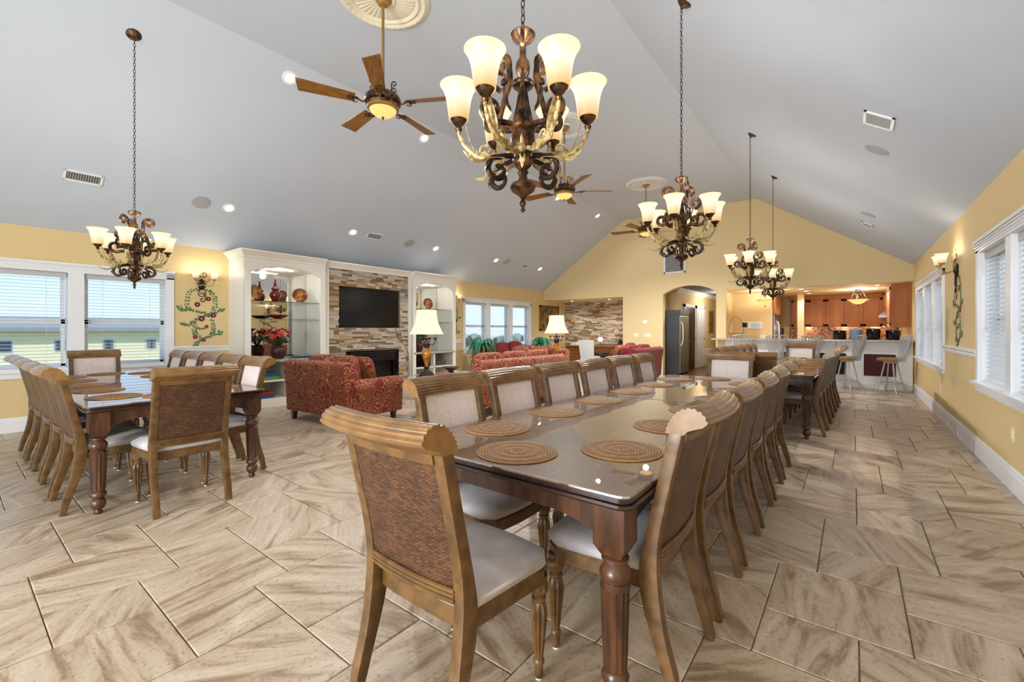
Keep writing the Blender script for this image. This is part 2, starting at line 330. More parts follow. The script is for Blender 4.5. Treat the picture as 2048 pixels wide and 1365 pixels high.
def smoothpath(pts, n=6):
    # Catmull-Rom through the points
    P = [Vector(p) for p in pts]; out = []
    for i in range(len(P) - 1):
        p0 = P[max(i - 1, 0)]; p1 = P[i]; p2 = P[i + 1]; p3 = P[min(i + 2, len(P) - 1)]
        for k in range(n):
            t = k / n
            out.append(.5 * ((2 * p1) + (p2 - p0) * t + (2 * p0 - 5 * p1 + 4 * p2 - p3) * t * t + (3 * p1 - p0 - 3 * p2 + p3) * t ** 3))
    out.append(P[-1]); return [tuple(p) for p in out]
def lamp_light(name, loc, watts, rgb=(1, .96, .9), size=.05, parent=None, spot=None):
    d = bpy.data.lights.new(name, 'SPOT' if spot else 'POINT'); d.energy = watts * LIGHT; d.color = rgb; d.shadow_soft_size = size
    if spot: d.spot_size = spot; d.spot_blend = .8
    o = bpy.data.objects.new(name, d); COL.objects.link(o); o.location = loc
    if parent: o.parent = parent
    return o
# ================================================================== THE ROOM
WL, WR, YE, YR = -8.45, 1.03, 12.70, -3.6
ZF = 4.66
def ceil_z(x):
    return min(ZF, 2.65 + .685 * (x - WL), 2.69 + .66 * (WR - x))
XK0, XK1 = WL + (ZF - 2.65) / .685, WR - (ZF - 2.69) / .66
YB = 16.6    # kitchen back wall
# floor bed and tiles (hopscotch pattern: big and small squares)
TA, TBs, GAP = .5205, .347, .005
P0 = (-.325, 2.36)
floor = struct('floor', MB().box(WL - .2, WR + .2, YR - .2, YB + .2, -.12, -.009), 'grout')
def tile_mesh(s, nm):
    h = s - GAP; c = .004
    mb = MB(); r0 = [(0, 0, -.009), (h, 0, -.009), (h, h, -.009), (0, h, -.009)]; r1 = [(0, 0, -.003), (h, 0, -.003), (h, h, -.003), (0, h, -.003)]
    r2 = [(c, c, 0), (h - c, c, 0), (h - c, h - c, 0), (c, h - c, 0)]
    mb.loft([r0, r1, r2]); return mb
tm = {TA: mesh(tile_mesh(TA, 'tile'), 'tile', 'travertine', False), TBs: mesh(tile_mesh(TBs, 'tile'), 'tile_small', 'travertine', False)}
tiles = []
fx, fy = -math.sin(math.atan(682 / FPX)), math.cos(math.atan(682 / FPX))
for i in range(-45, 46):
    for j in range(-45, 46):
        bx, by = P0[0] + i * TA - j * TBs, P0[1] + i * TBs + j * TA
        for s, x, y in ((TA, bx, by), (TBs, bx, by - TBs)):
            x0, x1, y0, y1 = max(x, WL), min(x + s, WR), max(y, YR), min(y + s, YB)
            if x1 - x0 < .02 or y1 - y0 < .02: continue
            cxm, cym = (x0 + x1) / 2, (y0 + y1) / 2
            d = cxm * fx + cym * fy; lat = cxm * fy - cym * fx
            vis = d > .9 and abs(lat) < d * 1.25
            whole = x1 - x0 > s - .001 and y1 - y0 > s - .001
            tiles.append((0 if (vis and whole) else 1, d, s, x0, x1, y0, y1))
tiles.sort()
rest = MB()
for k, (fl, d, s, x0, x1, y0, y1) in enumerate(tiles):
    if fl == 0 and k < 300: link('tile', tm[s], floor, (x0, y0, 0))
    else:
        h = GAP
        rest.box(x0, max(x1 - h, x0 + .01), y0, max(y1 - h, y0 + .01), -.009, 0)
part('floor_tiles', rest, 'travertine', floor, False, kind='stuff')
# walls with window holes
def wall_y(mb, x0, x1, y0, y1, z0, z1, holes):
    y = y0
    for a, b_, c, d in sorted(holes):
        mb.box(x0, x1, y, a, z0, z1); mb.box(x0, x1, a, b_, z0, c); mb.box(x0, x1, a, b_, d, z1); y = b_
    mb.box(x0, x1, y, y1, z0, z1); return mb
WZ0, WZ1 = .78, 2.10
LW = [(-.98, 2.14), (8.80, 11.86)]; RW = [(3.22, 6.48), (8.78, 12.04)]
struct('wall_left', wall_y(MB(), WL - .2, WL, YR - .2, 14.3, -.1, 2.68, [(a, b_, WZ0, WZ1) for a, b_ in LW]), 'wall_yellow')
struct('wall_right', wall_y(MB(), WR, WR + .2, YR - .2, YB + .2, -.1, 2.72, [(a, b_, WZ0, WZ1) for a, b_ in RW]), 'wall_yellow')
mb = MB()
for a, b_, c, d in ((WL - .2, -7.6, 0, 0), (-7.6, -5.6, .35, 2.35), (-5.6, -5.2, 0, 0), (-5.2, -3.2, .35, 2.35), (-3.2, -2.4, 0, 0), (-2.4, -.4, .35, 2.35), (-.4, WR + .2, 0, 0)):
    xs = [a + (b_ - a) * q / 6 for q in range(7)]
    for q in range(6):
        xa, xb = xs[q], xs[q + 1]; za, zb = ceil_z(max(xa, WL)) + .05, ceil_z(min(xb, WR)) + .05
        for lo_, hi_ in ((( -.1, c), (d, None)) if d else ((-.1, None),)):
            mb.prism([(xa, lo_), (xb, lo_), (xb, zb if hi_ is None else hi_), (xa, za if hi_ is None else hi_)], YR - .2, YR)
struct('wall_back', mb, 'wall_yellow')  # unseen wall; its three openings are added to let light in
# gable end wall with alcove, arch and kitchen openings
mb = MB(); AX0, AX1, KX0 = -4.33, -2.87, -2.66
def arch_z(x):
    h = (AX1 - AX0) / 2; rise = .22; rad = (h * h + rise * rise) / (2 * rise); c = (AX0 + AX1) / 2
    return 2.33 + rise - rad + math.sqrt(max(rad * rad - (x - c) ** 2, 0))
cuts = sorted(set([WL, -5.55, AX0, AX1, KX0, WR, XK0, XK1] + [AX0 + (AX1 - AX0) * q / 24 for q in range(25)]))
for a, b_ in zip(cuts[:-1], cuts[1:]):
    mcen = (a + b_) / 2
    if mcen < -5.55: za = zb = 2.32
    elif AX0 < mcen < AX1: za, zb = arch_z(a), arch_z(b_)
    elif mcen > KX0: za = zb = 2.36
    else: za = zb = -.1
    mb.prism([(a, za), (b_, zb), (b_, ceil_z(b_) + .06), (a, ceil_z(a) + .06)], YE, YE + .18)
struct('wall_end', mb, 'wall_tan')
# alcove with desk, hall and kitchen shells
struct('wall_alcove', MB().box(-5.55, -5.40, YE + .18, 14.3, -.1, 2.4).box(WL, -5.55, YE + .18, 14.3, 2.32, 2.42).box(WL, -5.4, 14.16, 14.3, -.1, 2.4), 'wall_tan')
struct('wall_hall', MB().box(-4.75, -4.62, YE + .18, 19.5, -.1, 2.75).box(-4.75, -2.75, 19.4, 19.5, -.1, 2.75).box(-4.62, -4.32, 13.95, 19.4, -.1, 2.75), 'wall_yellow')
struct('ceiling_hall', MB().box(-4.75, -2.75, YE + .18, 19.5, 2.62, 2.75), 'hall_grey')
struct('trim_hall', MB().prism([(-4.32, 2.50), (-4.20, 2.62), (-4.32, 2.62)], 13.95, 19.4), 'trim_white')
struct('floor_hall', MB().box(-4.62, -2.95, YE, 19.4, -.008, .004), 'wood_floor')
struct('wall_kitchen_left', MB().box(-2.95, -2.77, YE + .18, 19.5, -.1, 2.75), 'wall_tan')
struct('wall_partition', MB().box(-2.77, -1.80, 14.2, 14.35, -.1, 2.36), 'wall_tan')
struct('wall_column', MB().box(-1.30, -1.14, 15.45, 15.6, -.1, 2.36), 'wall_tan')
struct('wall_kitchen_back', MB().box(-2.77, WR + .2, YB + .002, YB + .15, -.1, 2.45), 'wall_tan')
struct('ceiling_kitchen', MB().box(-2.77, WR, YE + .18, YB, 2.36, 2.46), 'wall_tan')
# ceiling: two slopes and a flat middle
mb = MB(); th = .12
for poly in ([(WL - .25, ceil_z(WL) - .685 * .25), (XK0, ZF), (XK0, ZF + th), (WL - .25, ceil_z(WL) - .685 * .25 + th)],
             [(XK0, ZF), (XK1, ZF), (XK1, ZF + th), (XK0, ZF + th)],
             [(XK1, ZF), (WR + .25, ceil_z(WR) - .66 * .25), (WR + .25, ceil_z(WR) - .66 * .25 + th), (XK1, ZF + th)]):
    mb.prism(poly, YR - .2, YE + .2)
struct('ceiling', mb, 'ceiling_white')
# baseboards, chair rails
def base_prof(mb, x, sgn, y0, y1, h=.185):
    mb.prism([(x, 0), (x + sgn * .022, 0), (x + sgn * .022, h - .045), (x + sgn * .016, h - .03), (x + sgn * .016, h - .015), (x + sgn * .006, h), (x, h)], y0, y1); return mb
struct('baseboard_left', base_prof(base_prof(MB(), WL, 1, YR, 3.0), WL, 1, 7.82, 14.05), 'trim_white')
struct('baseboard_right', base_prof(MB(), WR, -1, YR, 12.5), 'trim_white')
struct('baseboard_end', MB().box(-5.55, AX0, YE - .02, YE, 0, .17).box(-5.55, AX0, YE - .012, YE, .17, .19).box(AX1, KX0 - .03, YE - .02, YE, 0, .17), 'trim_white')
def rail(n, x, sgn, y0, y1, z):
    mb = MB(); mb.prism([(x, z - .045), (x + sgn * .012, z - .045), (x + sgn * .018, z - .02), (x + sgn * .014, z), (x + sgn * .034, z + .018), (x + sgn * .034, z + .032), (x, z + .045)], y0, y1)
    return struct('trim_%d' % n, mb, 'trim_white')
rail(1, WL, 1, 2.22, 3.0, 1.0); rail(2, WL, 1, 7.82, 8.69, 1.0); rail(3, WL, 1, 11.97, 14.05, 1.0)
rail(4, WR, -1, 6.58, 8.68, 1.05); rail(5, WR, -1, YR, 3.1, 1.05)
# windows: casing, mullions, sill, sashes with panes, blinds
slat_cache = {}
def make_window(n, x, sgn, y0, y1, where, tilt, ind, pitch, skip=()):
    # sgn: direction from the wall into the room
    c = .085; mb = MB()
    def strip(ya, yb, za, zb, p=.024):
        mb.box(min(x, x + sgn * p), max(x, x + sgn * p), ya, yb, za, zb)
    strip(y0 - c, y0 + .01, WZ0 - .01, WZ1 + c); strip(y1 - .01, y1 + c, WZ0 - .01, WZ1 + c); strip(y0 - c, y1 + c, WZ1 - .01, WZ1 + c)
    for q in range(3): strip(y0 - c, y1 + c, WZ1 + .012 + q * .026, WZ1 + .026 + q * .026, .03 + q * .004)
    strip(y0 - c - .012, y1 + c + .012, WZ1 + c, WZ1 + c + .03, .045)
    # reveal lining
    xo = x - sgn * .2
    for ya, yb, za, zb in ((y0, y0 + .015, WZ0, WZ1), (y1 - .015, y1, WZ0, WZ1), (y0, y1, WZ1 - .015, WZ1), (y0, y1, WZ0, WZ0 + .015)):
        mb.box(min(x, xo), max(x, xo), ya, yb, za, zb)
    win = struct('window_%d' % n, mb, 'trim_white')
    s = MB(); s.box(min(x - sgn * .1, x + sgn * .06), max(x - sgn * .1, x + sgn * .06), y0 - c - .03, y1 + c + .03, WZ0 - .03, WZ0); s.box(min(x, x + sgn * .026), max(x, x + sgn * .026), y0 - c, y1 + c, WZ0 - .1, WZ0 - .03)
    part('window_sill', s, 'trim_white', win, False)
    w = (y1 - y0 - 2 * .16) / 3
    for k in range(3):
        a = y0 + k * (w + .16); b_ = a + w
        if k < 2: part('mullion', MB().box(min(xo, x + sgn * .012), max(xo, x + sgn * .012), b_, b_ + .16, WZ0, WZ1), 'trim_white', win, False)
        xs = x - sgn * .14; zm = 1.42
        f = MB()
        for ya, yb, za, zb in ((a + .015, a + .055, WZ0, WZ1), (b_ - .055, b_ - .015, WZ0, WZ1), (a + .015, b_ - .015, WZ1 - .06, WZ1), (a + .015, b_ - .015, WZ0, WZ0 + .07), (a + .015, b_ - .015, zm - .03, zm + .03)):
            f.box(xs - .02, xs + .02, ya, yb, za, zb)
        part('sash', f, 'trim_white', win, False)
        for za, zb in ((WZ0 + .07, zm - .03), (zm + .03, WZ1 - .06)):
            part('pane', MB().box(xs - .003, xs + .003, a + .055, b_ - .055, za, zb), 'glass_pane', win, False)
        if (n, k) in skip: continue
        # blind hangs inside the reveal
        pos = ['the pane next to the end with no neighbour', 'the middle pane', 'the last pane'][k]
        xb = x - sgn * .055
        bl = thing('window_blind', where[k], 'blind', (xb, (a + b_) / 2, WZ1 - .02), 0)
        hw = w / 2 - .02
        part('head_rail', MB().box(-.025, .025, -hw, hw, -.05, 0), 'blind_white', bl, False)
        part('valance', MB().box(sgn * .026 - .004, sgn * .026 + .004, -hw - .005, hw + .005, -.065, 0), 'blind_white', bl, False)
        key = (round(hw, 3), tilt)
        if key not in slat_cache:
            sm = MB(); rings = []
            for yv in (-hw, hw): rings.append([(q * .024, yv, .003 * (1 - q * q)) for q in (-1, -.5, 0, .5, 1)] + [(q * .024, yv, .003 * (1 - q * q) - .0022) for q in (1, .5, 0, -.5, -1)])
            sm.loft(rings); slat_cache[key] = mesh(sm, 'slat', 'blind_white', False)
        nsl = int((WZ1 - WZ0 - .13) / pitch); allm = MB()
        for q in range(nsl):
            z = -.085 - q * pitch
            if ind: link('slat', slat_cache[key], bl, (0, 0, z), rot=(0, tilt * sgn, 0))
            else:
                cc, ss = math.cos(tilt * sgn), math.sin(tilt * sgn)
                allm.add([(cc * px * .024, yv, z - ss * px * .024 + dz) for yv in (-hw, hw) for px, dz in ((-1, 0), (1, 0), (1, -.002), (-1, -.002))], [(0, 1, 5, 4), (1, 2, 6, 5), (2, 3, 7, 6), (3, 0, 4, 7), (3, 2, 1, 0), (4, 5, 6, 7)])
        if not ind: part('slats', allm, 'blind_white', bl, False, kind='stuff')
        part('bottom_rail', MB().box(-.024, .024, -hw, hw, -(WZ1 - WZ0) + .035, -(WZ1 - WZ0) + .055), 'blind_white', bl, False)
        for yv in (-hw * .6, hw * .6): part('ladder_cord', MB().box(-.0015, .0015, yv - .0015, yv + .0015, -(WZ1 - WZ0) + .05, -.05), 'blind_white', bl, False)
        part('pull_cord', MB().tube([(sgn * .035, hw * .88, -.06), (sgn * .035, hw * .88, -.75)], .0022, 5).lathe([(.002, 0), (.008, -.012), (.006, -.04), (0, -.042)], 8, T(sgn * .035, hw * .88, -.75)), 'blind_white', bl)
make_window(1, WL, 1, LW[0][0], LW[0][1], ['white blind on the window behind the first dining chairs, outer pane', 'open white blind on the pane of the dining window showing clouds', 'open white blind on the dining window pane beside the painted ivy'], 0.06, True, .044)
make_window(2, WL, 1, LW[1][0], LW[1][1], ['white blind behind the fern nearer the bookcase', 'white blind on the middle pane behind the red sofa cushions', 'white blind on the pane closest to the framed jungle picture'], 0.06, False, .044)
make_window(3, WR, -1, RW[0][0], RW[0][1], ['closed white blind on the far side pane of the big right window', 'white blind on the centre pane between two posts of the right window', 'closed white blind on the window pane beside the wall sconce and chair rail'], .75, True, .044)
make_window(4, WR, -1, RW[1][0], RW[1][1], ['closed white blind on the small window, pane closest to the wall sconce', 'closed white blind on the middle pane of the window by the bar stools', 'closed white blind on the window pane next to the kitchen bar'], .75, False, .044)
# ------------------------------------------------------------------ outside
g = part('ground', MB().box(-400, 300, -300, 300, -10.2, -10), 'ext_ground', None, False); g['kind'] = 'structure'
bd = thing('apartment_building', 'pale yellow apartment block with grey roof outside the dining window', 'building', (-95, 8, -12.4), 0)
part('wall', MB().box(-8, 8, -40, 26, 0, 13.6), 'ext_stucco', bd, False)
part('roof', MB().prism([(-9.5, 13.6), (9.5, 13.6), (9.5, 14.1), (6, 15.6), (-6, 15.6), (-9.5, 14.1)], -42, 28), 'ext_roof', bd, False)
wm = mesh(MB().box(0, .1, -.55, .55, -.75, .75), 'window_pane', 'ext_glass', False); wf = mesh(MB().box(0, .06, -.72, .72, -.92, .92), 'window_frame', 'ext_white', False)
for zf in (2.2, 5.3, 8.4, 11.6):
    for yv in range(-38, 26, 5):
        w_ = link('window', wf, bd, (8.0, yv, zf)); link('pane', wm, w_, (.06, 0, 0))
st = MB()
for k in range(4): st.box(8, 11.5, 22, 27, k * 3.1 + 2.9, k * 3.1 + 3.1)
part('balcony', st, 'ext_white', bd, False)
rng = random.Random(3)
def blob(seed, r):
    mb = MB(); rg = random.Random(seed); rings = []
    for i in range(7):
        a = PI * i / 6; rings.append([(r * math.sin(a) * math.cos(2 * PI * j / 10) * rg.uniform(.8, 1.2), r * math.sin(a) * math.sin(2 * PI * j / 10) * rg.uniform(.8, 1.2), r * math.cos(a) * .8) for j in range(10)])
    return mb.loft(rings)
tms = [mesh(blob(i, 3.6), 'crown', 'ext_tree') for i in range(3)]
trk = mesh(MB().tube([(0, 0, -6), (0, 0, 0)], [.5, .3], 6), 'trunk', 'pot_brown')
for k in range(26):
    tr = thing('tree', 'green tree in the wooded strip outside the far windows', 'tree', (-150 + rng.uniform(-12, 12), 60 + k * 8.5, -4.4 + rng.uniform(-.8, 1.4)), rng.uniform(0, 6), 'trees outside the far windows')
    link('crown', tms[k % 3], tr); link('trunk', trk, tr)
# ================================================================== DINING CHAIRS
def bow(x): return -.026 * (1 - (x / .25) ** 2)
STILE = [(-.31, 0), (-.288, .10), (-.252, .22), (-.224, .34), (-.214, .44), (-.222, .54), (-.245, .66), (-.272, .78), (-.310, .955)]
def stile_y(z):
    for (y0, z0), (y1, z1) in zip(STILE[:-1], STILE[1:]):
        if z0 <= z <= z1: return y0 + (y1 - y0) * (z - z0) / (z1 - z0)
    return STILE[-1][0]
def make_chair(label, group):
    c = thing('dining_chair', label, 'chair', group=group)
    for s in (-1, 1):
        path = smoothpath([(s * .222, y, z) for y, z in STILE], 3); rings = []
        for i, (x, y, z) in enumerate(path):
            d = .022 + .012 * math.exp(-((z - .40) / .14) ** 2) - (.004 if z < .1 else 0)
            a = path[max(i - 1, 0)]; b_ = path[min(i + 1, len(path) - 1)]; ty, tz = b_[1] - a[1], b_[2] - a[2]; L_ = math.hypot(ty, tz); ny, nz_ = tz / L_, -ty / L_
            hw = .021
            rings.append([(x - hw, y - d * ny, z - d * nz_), (x - hw, y + d * ny, z + d * nz_), (x + hw, y + d * ny, z + d * nz_), (x + hw, y - d * ny, z - d * nz_)])
        part('leg', MB().loft(rings), 'chair_wood', c, True, bevel=.004, angle=30)
        # turned front leg
        prof = [(0, 0), (.013, 0), (.016, .012), (.015, .05), (.021, .055), (.021, .066), (.016, .072), (.018, .085, .25), (.024, .14, .28), (.031, .21, .28), (.034, .245, .28), (.027, .275, .2), (.02, .285), (.027, .292), (.027, .30), (.021, .306), (.033, .322, .12), (.037, .34, .12), (.033, .358, .12), (.025, .366), (.032, .37), (.032, .385), (0, .385)]
        part('leg', MB().lathe(prof, 20, T(s * .222, .178, .006), flute=10), 'chair_wood', c)
        part('glide', MB().lathe([(0, 0), (.012, 0), (.012, .007), (0, .007)], 10, T(s * .222, .178, 0)), 'glide', c)
        # back posts pads (light edge of the panel)
    # seat frame
    def outline(k, z, fr=.0):
        pts = []
        for t_ in range(13):
            u = -1 + 2 * t_ / 12; pts.append((u * (.262 - k), .205 - k + .028 * (1 - u * u) - .05 * max(0, abs(u) - .85) / .15, z))
        pts += [(.228 - k, -.205 + k, z), (.11, -.215 + k, z), (-.11, -.215 + k, z), (-.228 + k, -.205 + k, z)]
        return pts
    part('seat_frame', MB().loft([outline(.006, .372), outline(0, .378), outline(0, .425), outline(.008, .436)]), 'chair_wood', c, angle=30)
    part('seat_cushion', MB().loft([outline(.008, .432), outline(-.004, .448), outline(-.002, .468), outline(.02, .486), outline(.07, .494), outline(.13, .497)]), 'seat_fabric', c, angle=60)
    # crest rail, reeded and rolled over to the back
    ctrl = smoothpath([(-.284, .950), (-.290, .974), (-.304, 1.002), (-.330, 1.028), (-.366, 1.039), (-.400, 1.024), (-.414, .994)], 16)
    ns = len(ctrl); outer = []
    for i, (y, z) in enumerate([(p[0], p[1]) for p in ctrl]):
        a = ctrl[max(i - 1, 0)]; b_ = ctrl[min(i + 1, ns - 1)]; ty, tz = b_[0] - a[0], b_[1] - a[1]; L_ = math.hypot(ty, tz)
        bmp = .005 * abs(math.sin(PI * 12 * i / (ns - 1))); outer.append((y + tz / L_ * bmp, z - ty / L_ * bmp))
    inner = [(-.402, .982), (-.378, .974), (-.354, .964), (-.342, .95)]
    sec = outer + inner; rings = []
    for q in range(11):
        x = -.255 + .51 * q / 10; rings.append([(x, y + bow(x), z) for y, z in sec])
    part('crest_rail', MB().loft(rings), 'chair_reed', c, angle=50)
    # plain rail under the crest, bottom rail with beads
    def bent(z0, z1, t0, t1, hw=.205, n=8):
        rr = []
        for q in range(n + 1):
            x = -hw + 2 * hw * q / n; o = bow(x) * .8
            rr.append([(x, stile_y(z0) + o + t1, z0), (x, stile_y(z1) + o + t1, z1), (x, stile_y(z1) + o + t0, z1), (x, stile_y(z0) + o + t0, z0)])
        return rr
    part('back_rail', MB().loft(bent(.915, .955, -.022, -.004)), 'chair_wood', c, angle=30)
    bb = MB().loft(bent(.47, .52, -.018, -.002))
    for q in range(3): bb.tube([(-.205 + .41 * k / 8, stile_y(.50) + bow(-.205 + .41 * k / 8) * .8 - .02, .487 + q * .014) for k in range(9)], .007, 6)
    part('back_rail', bb, 'chair_wood', c, angle=50)
    def panel(z0, z1, t0, t1, hw, nz_=7, n=8, puff=0):
        mb = MB(); f_, bk = [], []
        for k in range(nz_ + 1):
            z = z0 + (z1 - z0) * k / nz_
            for q in range(n + 1):
                x = -hw + 2 * hw * q / n; y = stile_y(z) + bow(x) * .8; u = abs(x) / hw; w_ = abs(2 * k / nz_ - 1)
                f_.append((x, y + t1 + puff * (1 - u ** 4) * (1 - w_ ** 4), z)); bk.append((x, y + t0, z))
        nn = n + 1; N_ = len(f_); fc = []
        for k in range(nz_):
            for q in range(n):
                i = k * nn + q; fc.append((i, i + 1, i + nn + 1, i + nn)); fc.append((N_ + i, N_ + i + nn, N_ + i + nn + 1, N_ + i + 1))
        for q in range(n): fc.append((q, N_ + q, N_ + q + 1, q + 1)); i = nz_ * nn + q; fc.append((i, i + 1, N_ + i + 1, N_ + i))
        for k in range(nz_): i = k * nn; fc.append((i, i + nn, N_ + i + nn, N_ + i)); i += n; fc.append((i, N_ + i, N_ + i + nn, i + nn))
        return mb.add(f_ + bk, fc)
    part('rattan_panel', panel(.515, .918, -.012, -.002, .202), 'rattan', c, angle=60)
    part('back_pad', panel(.50, .948, .0, .006, .200, puff=.012), 'chair_fabric', c, angle=60)
    return c
CH = None
def chair(x, y, rz, label, group):
    global CH
    if CH is None:
        CH = make_chair(label, group); CH.location = (x, y, 0); CH.rotation_euler = (0, 0, rz); return CH
    return dup(CH, (x, y, 0), rz, label, group)
# ================================================================== DINING TABLES (local: long axis Y, near end y=0)
def make_table(L_, label, seam=True):
    t = thing('dining_table', label, 'table'); hw = .595
    def rrect(k, z, r=.05):
        pts = []
        for cx_, cy_, a0 in ((hw - r, L_ - r, 0), (-hw + r, L_ - r, 90), (-hw + r, r, 180), (hw - r, r, 270)):
            for q in range(5): a = R(a0 + 22.5 * q); pts.append((cx_ + (r - k) * math.cos(a), cy_ + (r - k) * math.sin(a), z))
        return pts
    part('table_top', MB().loft([rrect(.03, .722), rrect(.012, .726), rrect(.004, .734), rrect(.004, .744), rrect(.014, .748), rrect(.014, .752), rrect(.006, .757), rrect(.006, .766)]), 'mahogany_dark', t, angle=35)
    half = L_ / 2 if seam else L_
    for a, b_ in (((0, half - .002), (half + .002, L_)) if seam else ((0, L_),)):
        g = MB(); r = .04
        def rr2(k, z):
            pts = []
            for cx_, cy_, a0 in ((hw - .008 - r, b_ - .008 - r, 0), (-hw + .008 + r, b_ - .008 - r, 90), (-hw + .008 + r, a + .008 + r, 180), (hw - .008 - r, a + .008 + r, 270)):
                for q in range(4): an = R(a0 + 30 * q); pts.append((cx_ + (r - k) * math.cos(an), cy_ + (r - k) * math.sin(an), z))
            return pts
        g.loft([rr2(0, .7665), rr2(0, .7735), rr2(.002, .7755)])
        part('glass_top', g, 'table_glass', t, angle=20, label='glossy glass sheet over brown wood')
    # apron with brackets curving down to the legs
    for s in (-1, 1):
        def ap(along, length, off, nm):
            poly = [(0, .722), (length, .722)]
            for q in range(9):
                a = q / 8; poly.append((length - .25 * a, .585 + .065 * math.sin(a * PI / 2) ** .8 if a > 0 else .585))
            for q in range(9):
                a = 1 - q / 8; poly.append((.25 * a, .585 + .065 * math.sin(a * PI / 2) ** .8 if a > 0 else .585))
            mb = MB()
            if along == 'y': mb.prism([(p[0] + .1, p[1]) for p in poly], s * (hw - .075) - .012, s * (hw - .075) + .012, 'yz')
            else: mb.prism([(p[0] - length / 2, p[1]) for p in poly], off - .012, off + .012, 'xz')
            part('apron', mb, 'mahogany', t, False)
        ap('y', L_ - .2, 0, '')
        ap('x', 2 * hw - .2, .075 if s < 0 else L_ - .075, '')
    legp = [(0, 0), (.022, 0), (.026, .012), (.02, .03), (.034, .04), (.044, .065), (.044, .085), (.034, .105), (.026, .112), (.044, .125), (.047, .14), (.04, .155), (.036, .16), (.038, .168, .0), (.042, .175, .16), (.05, .43, .16), (.05, .438, 0), (.04, .445), (.036, .452), (.05, .468), (.053, .485), (.05, .50), (.038, .515), (.034, .522), (.046, .53), (.046, .54), (.034, .546), (.034, .56)]
    lm = mesh(MB().lathe(legp, 40, flute=14).loft([[(.034 * a, .034 * b_, .546) for a, b_ in ((-1, -1), (1, -1), (1, 1), (-1, 1))], [(.055 * a, .055 * b_, .585) for a, b_ in ((-1, -1), (1, -1), (1, 1), (-1, 1))], [(.055 * a, .055 * b_, .722) for a, b_ in ((-1, -1), (1, -1), (1, 1), (-1, 1))]]), 'leg', 'mahogany', angle=40)
    for x in (-hw + .09, hw - .09):
        for y in (.09, L_ - .09): link('leg', lm, t, (x, y, 0))
    return t
MAT = None
def placemat(x, y, label, group, z=.7758):
    global MAT
    if MAT is None:
        mb = MB(); r = .172; prof = [(0, 0), (r, 0), (r + .003, .003), (r, .0065)]
        for k in range(17, 0, -1): prof += [(r * k / 17.6 - .001, .0065), (r * (k - .5) / 17.6, .0085)]
        mb.lathe(prof + [(0, .0075)], 40); MAT = mesh(mb, 'placemat', 'wicker', angle=60)
    o = link('placemat', MAT, None, (x, y, z), random.uniform(0, 6)); return tag(o, label, 'placemat', group)
# --- table 1 (foreground)
T1X, T1Y0, T1L = -1.14, 1.30, 4.0
t1 = make_table(T1L, 'long mahogany dining table with glass sheet top in front of the paisley sofas'); t1.location = (T1X, T1Y0, 0)
chair(T1X - .01, 1.185, 0, 'rattan-backed end chair of the sofa table', 'end chairs of the middle table')
CH['label'] = 'rattan-backed end chair of the sofa table, at the end farthest from the kitchen'
chair(T1X, T1Y0 + T1L + .04, PI, 'cream dining chair at the kitchen end of the long table beside the sofas', 'end chair facing the room')
for k in range(6):
    y = 1.76 + k * .59
    o = ['sixth', 'fifth', 'fourth', 'third', 'second', 'first'][k]
    chair(-.785, y, PI / 2, '%s chair from the kitchen end, on the right-wall side of the table beside the sofas' % o, 'chairs on the aisle side of the sofa table')
    chair(-1.495, y, -PI / 2, '%s chair from the kitchen end, on the sofa side of the table beside the sofas' % o, 'chairs on the sofa side of the table')
    placemat(-1.50, y + .05, '%s placemat from the kitchen end, sofa side of the table beside the sofas' % o, 'placemats on the sofa table')
    placemat(-.80, y + .05, '%s placemat from the kitchen end, right-wall side of the table beside the sofas' % o, 'placemats on the sofa table')
placemat(T1X + .0, 1.51, 'wicker placemat at the end of the sofa table farthest from the kitchen', 'placemats on the sofa table')
placemat(T1X - .05, 5.08, 'wicker placemat at the kitchen end seat of the table beside the sofas', 'placemats on the sofa table')
# --- table 2 (towards the kitchen), turned a little
T2 = Matrix.Translation((-.945, 6.24, 0)) @ Matrix.Rotation(R(-1.6), 4, 'Z'); a2 = R(-1.6)
t2 = make_table(3.85, 'long mahogany dining table with glass top nearest the kitchen bar'); t2.location = (-.945, 6.24, 0); t2.rotation_euler = (0, 0, a2)
def t2p(x, y): v = T2 @ Vector((x, y, 0)); return v.x, v.y
for k in range(6):
    y = .56 + k * .545; o = ['sixth', 'fifth', 'fourth', 'third', 'second', 'first'][k]
    chair(*t2p(.355, y), PI / 2 + a2, '%s chair from the bar, on the right-wall side of the table by the bar' % o, 'chairs on the window side of the bar table')
    chair(*t2p(-.355, y), -PI / 2 + a2, '%s chair from the bar, on the hall side of the table by the bar' % o, 'chairs on the hall side of the bar table')
    for sx in (-1, 1): placemat(*t2p(sx * .34, y), '%s placemat from the bar, %s side of the table by the bar' % (o, 'right-wall' if sx > 0 else 'hall'), 'placemats on the bar table')
chair(*t2p(0, .06), a2, 'rattan-backed end chair between the two long tables', 'end chair of the bar table')
chair(*t2p(0, 3.88), PI + a2, 'cream end chair in front of the bar stools', 'end chair of the bar table')
placemat(*t2p(0, .22), 'wicker placemat at the end of the bar table farthest from the bar', 'placemats on the bar table')
placemat(*t2p(0, 3.62), 'wicker placemat at the bar stool end of the table by the bar', 'placemats on the bar table')
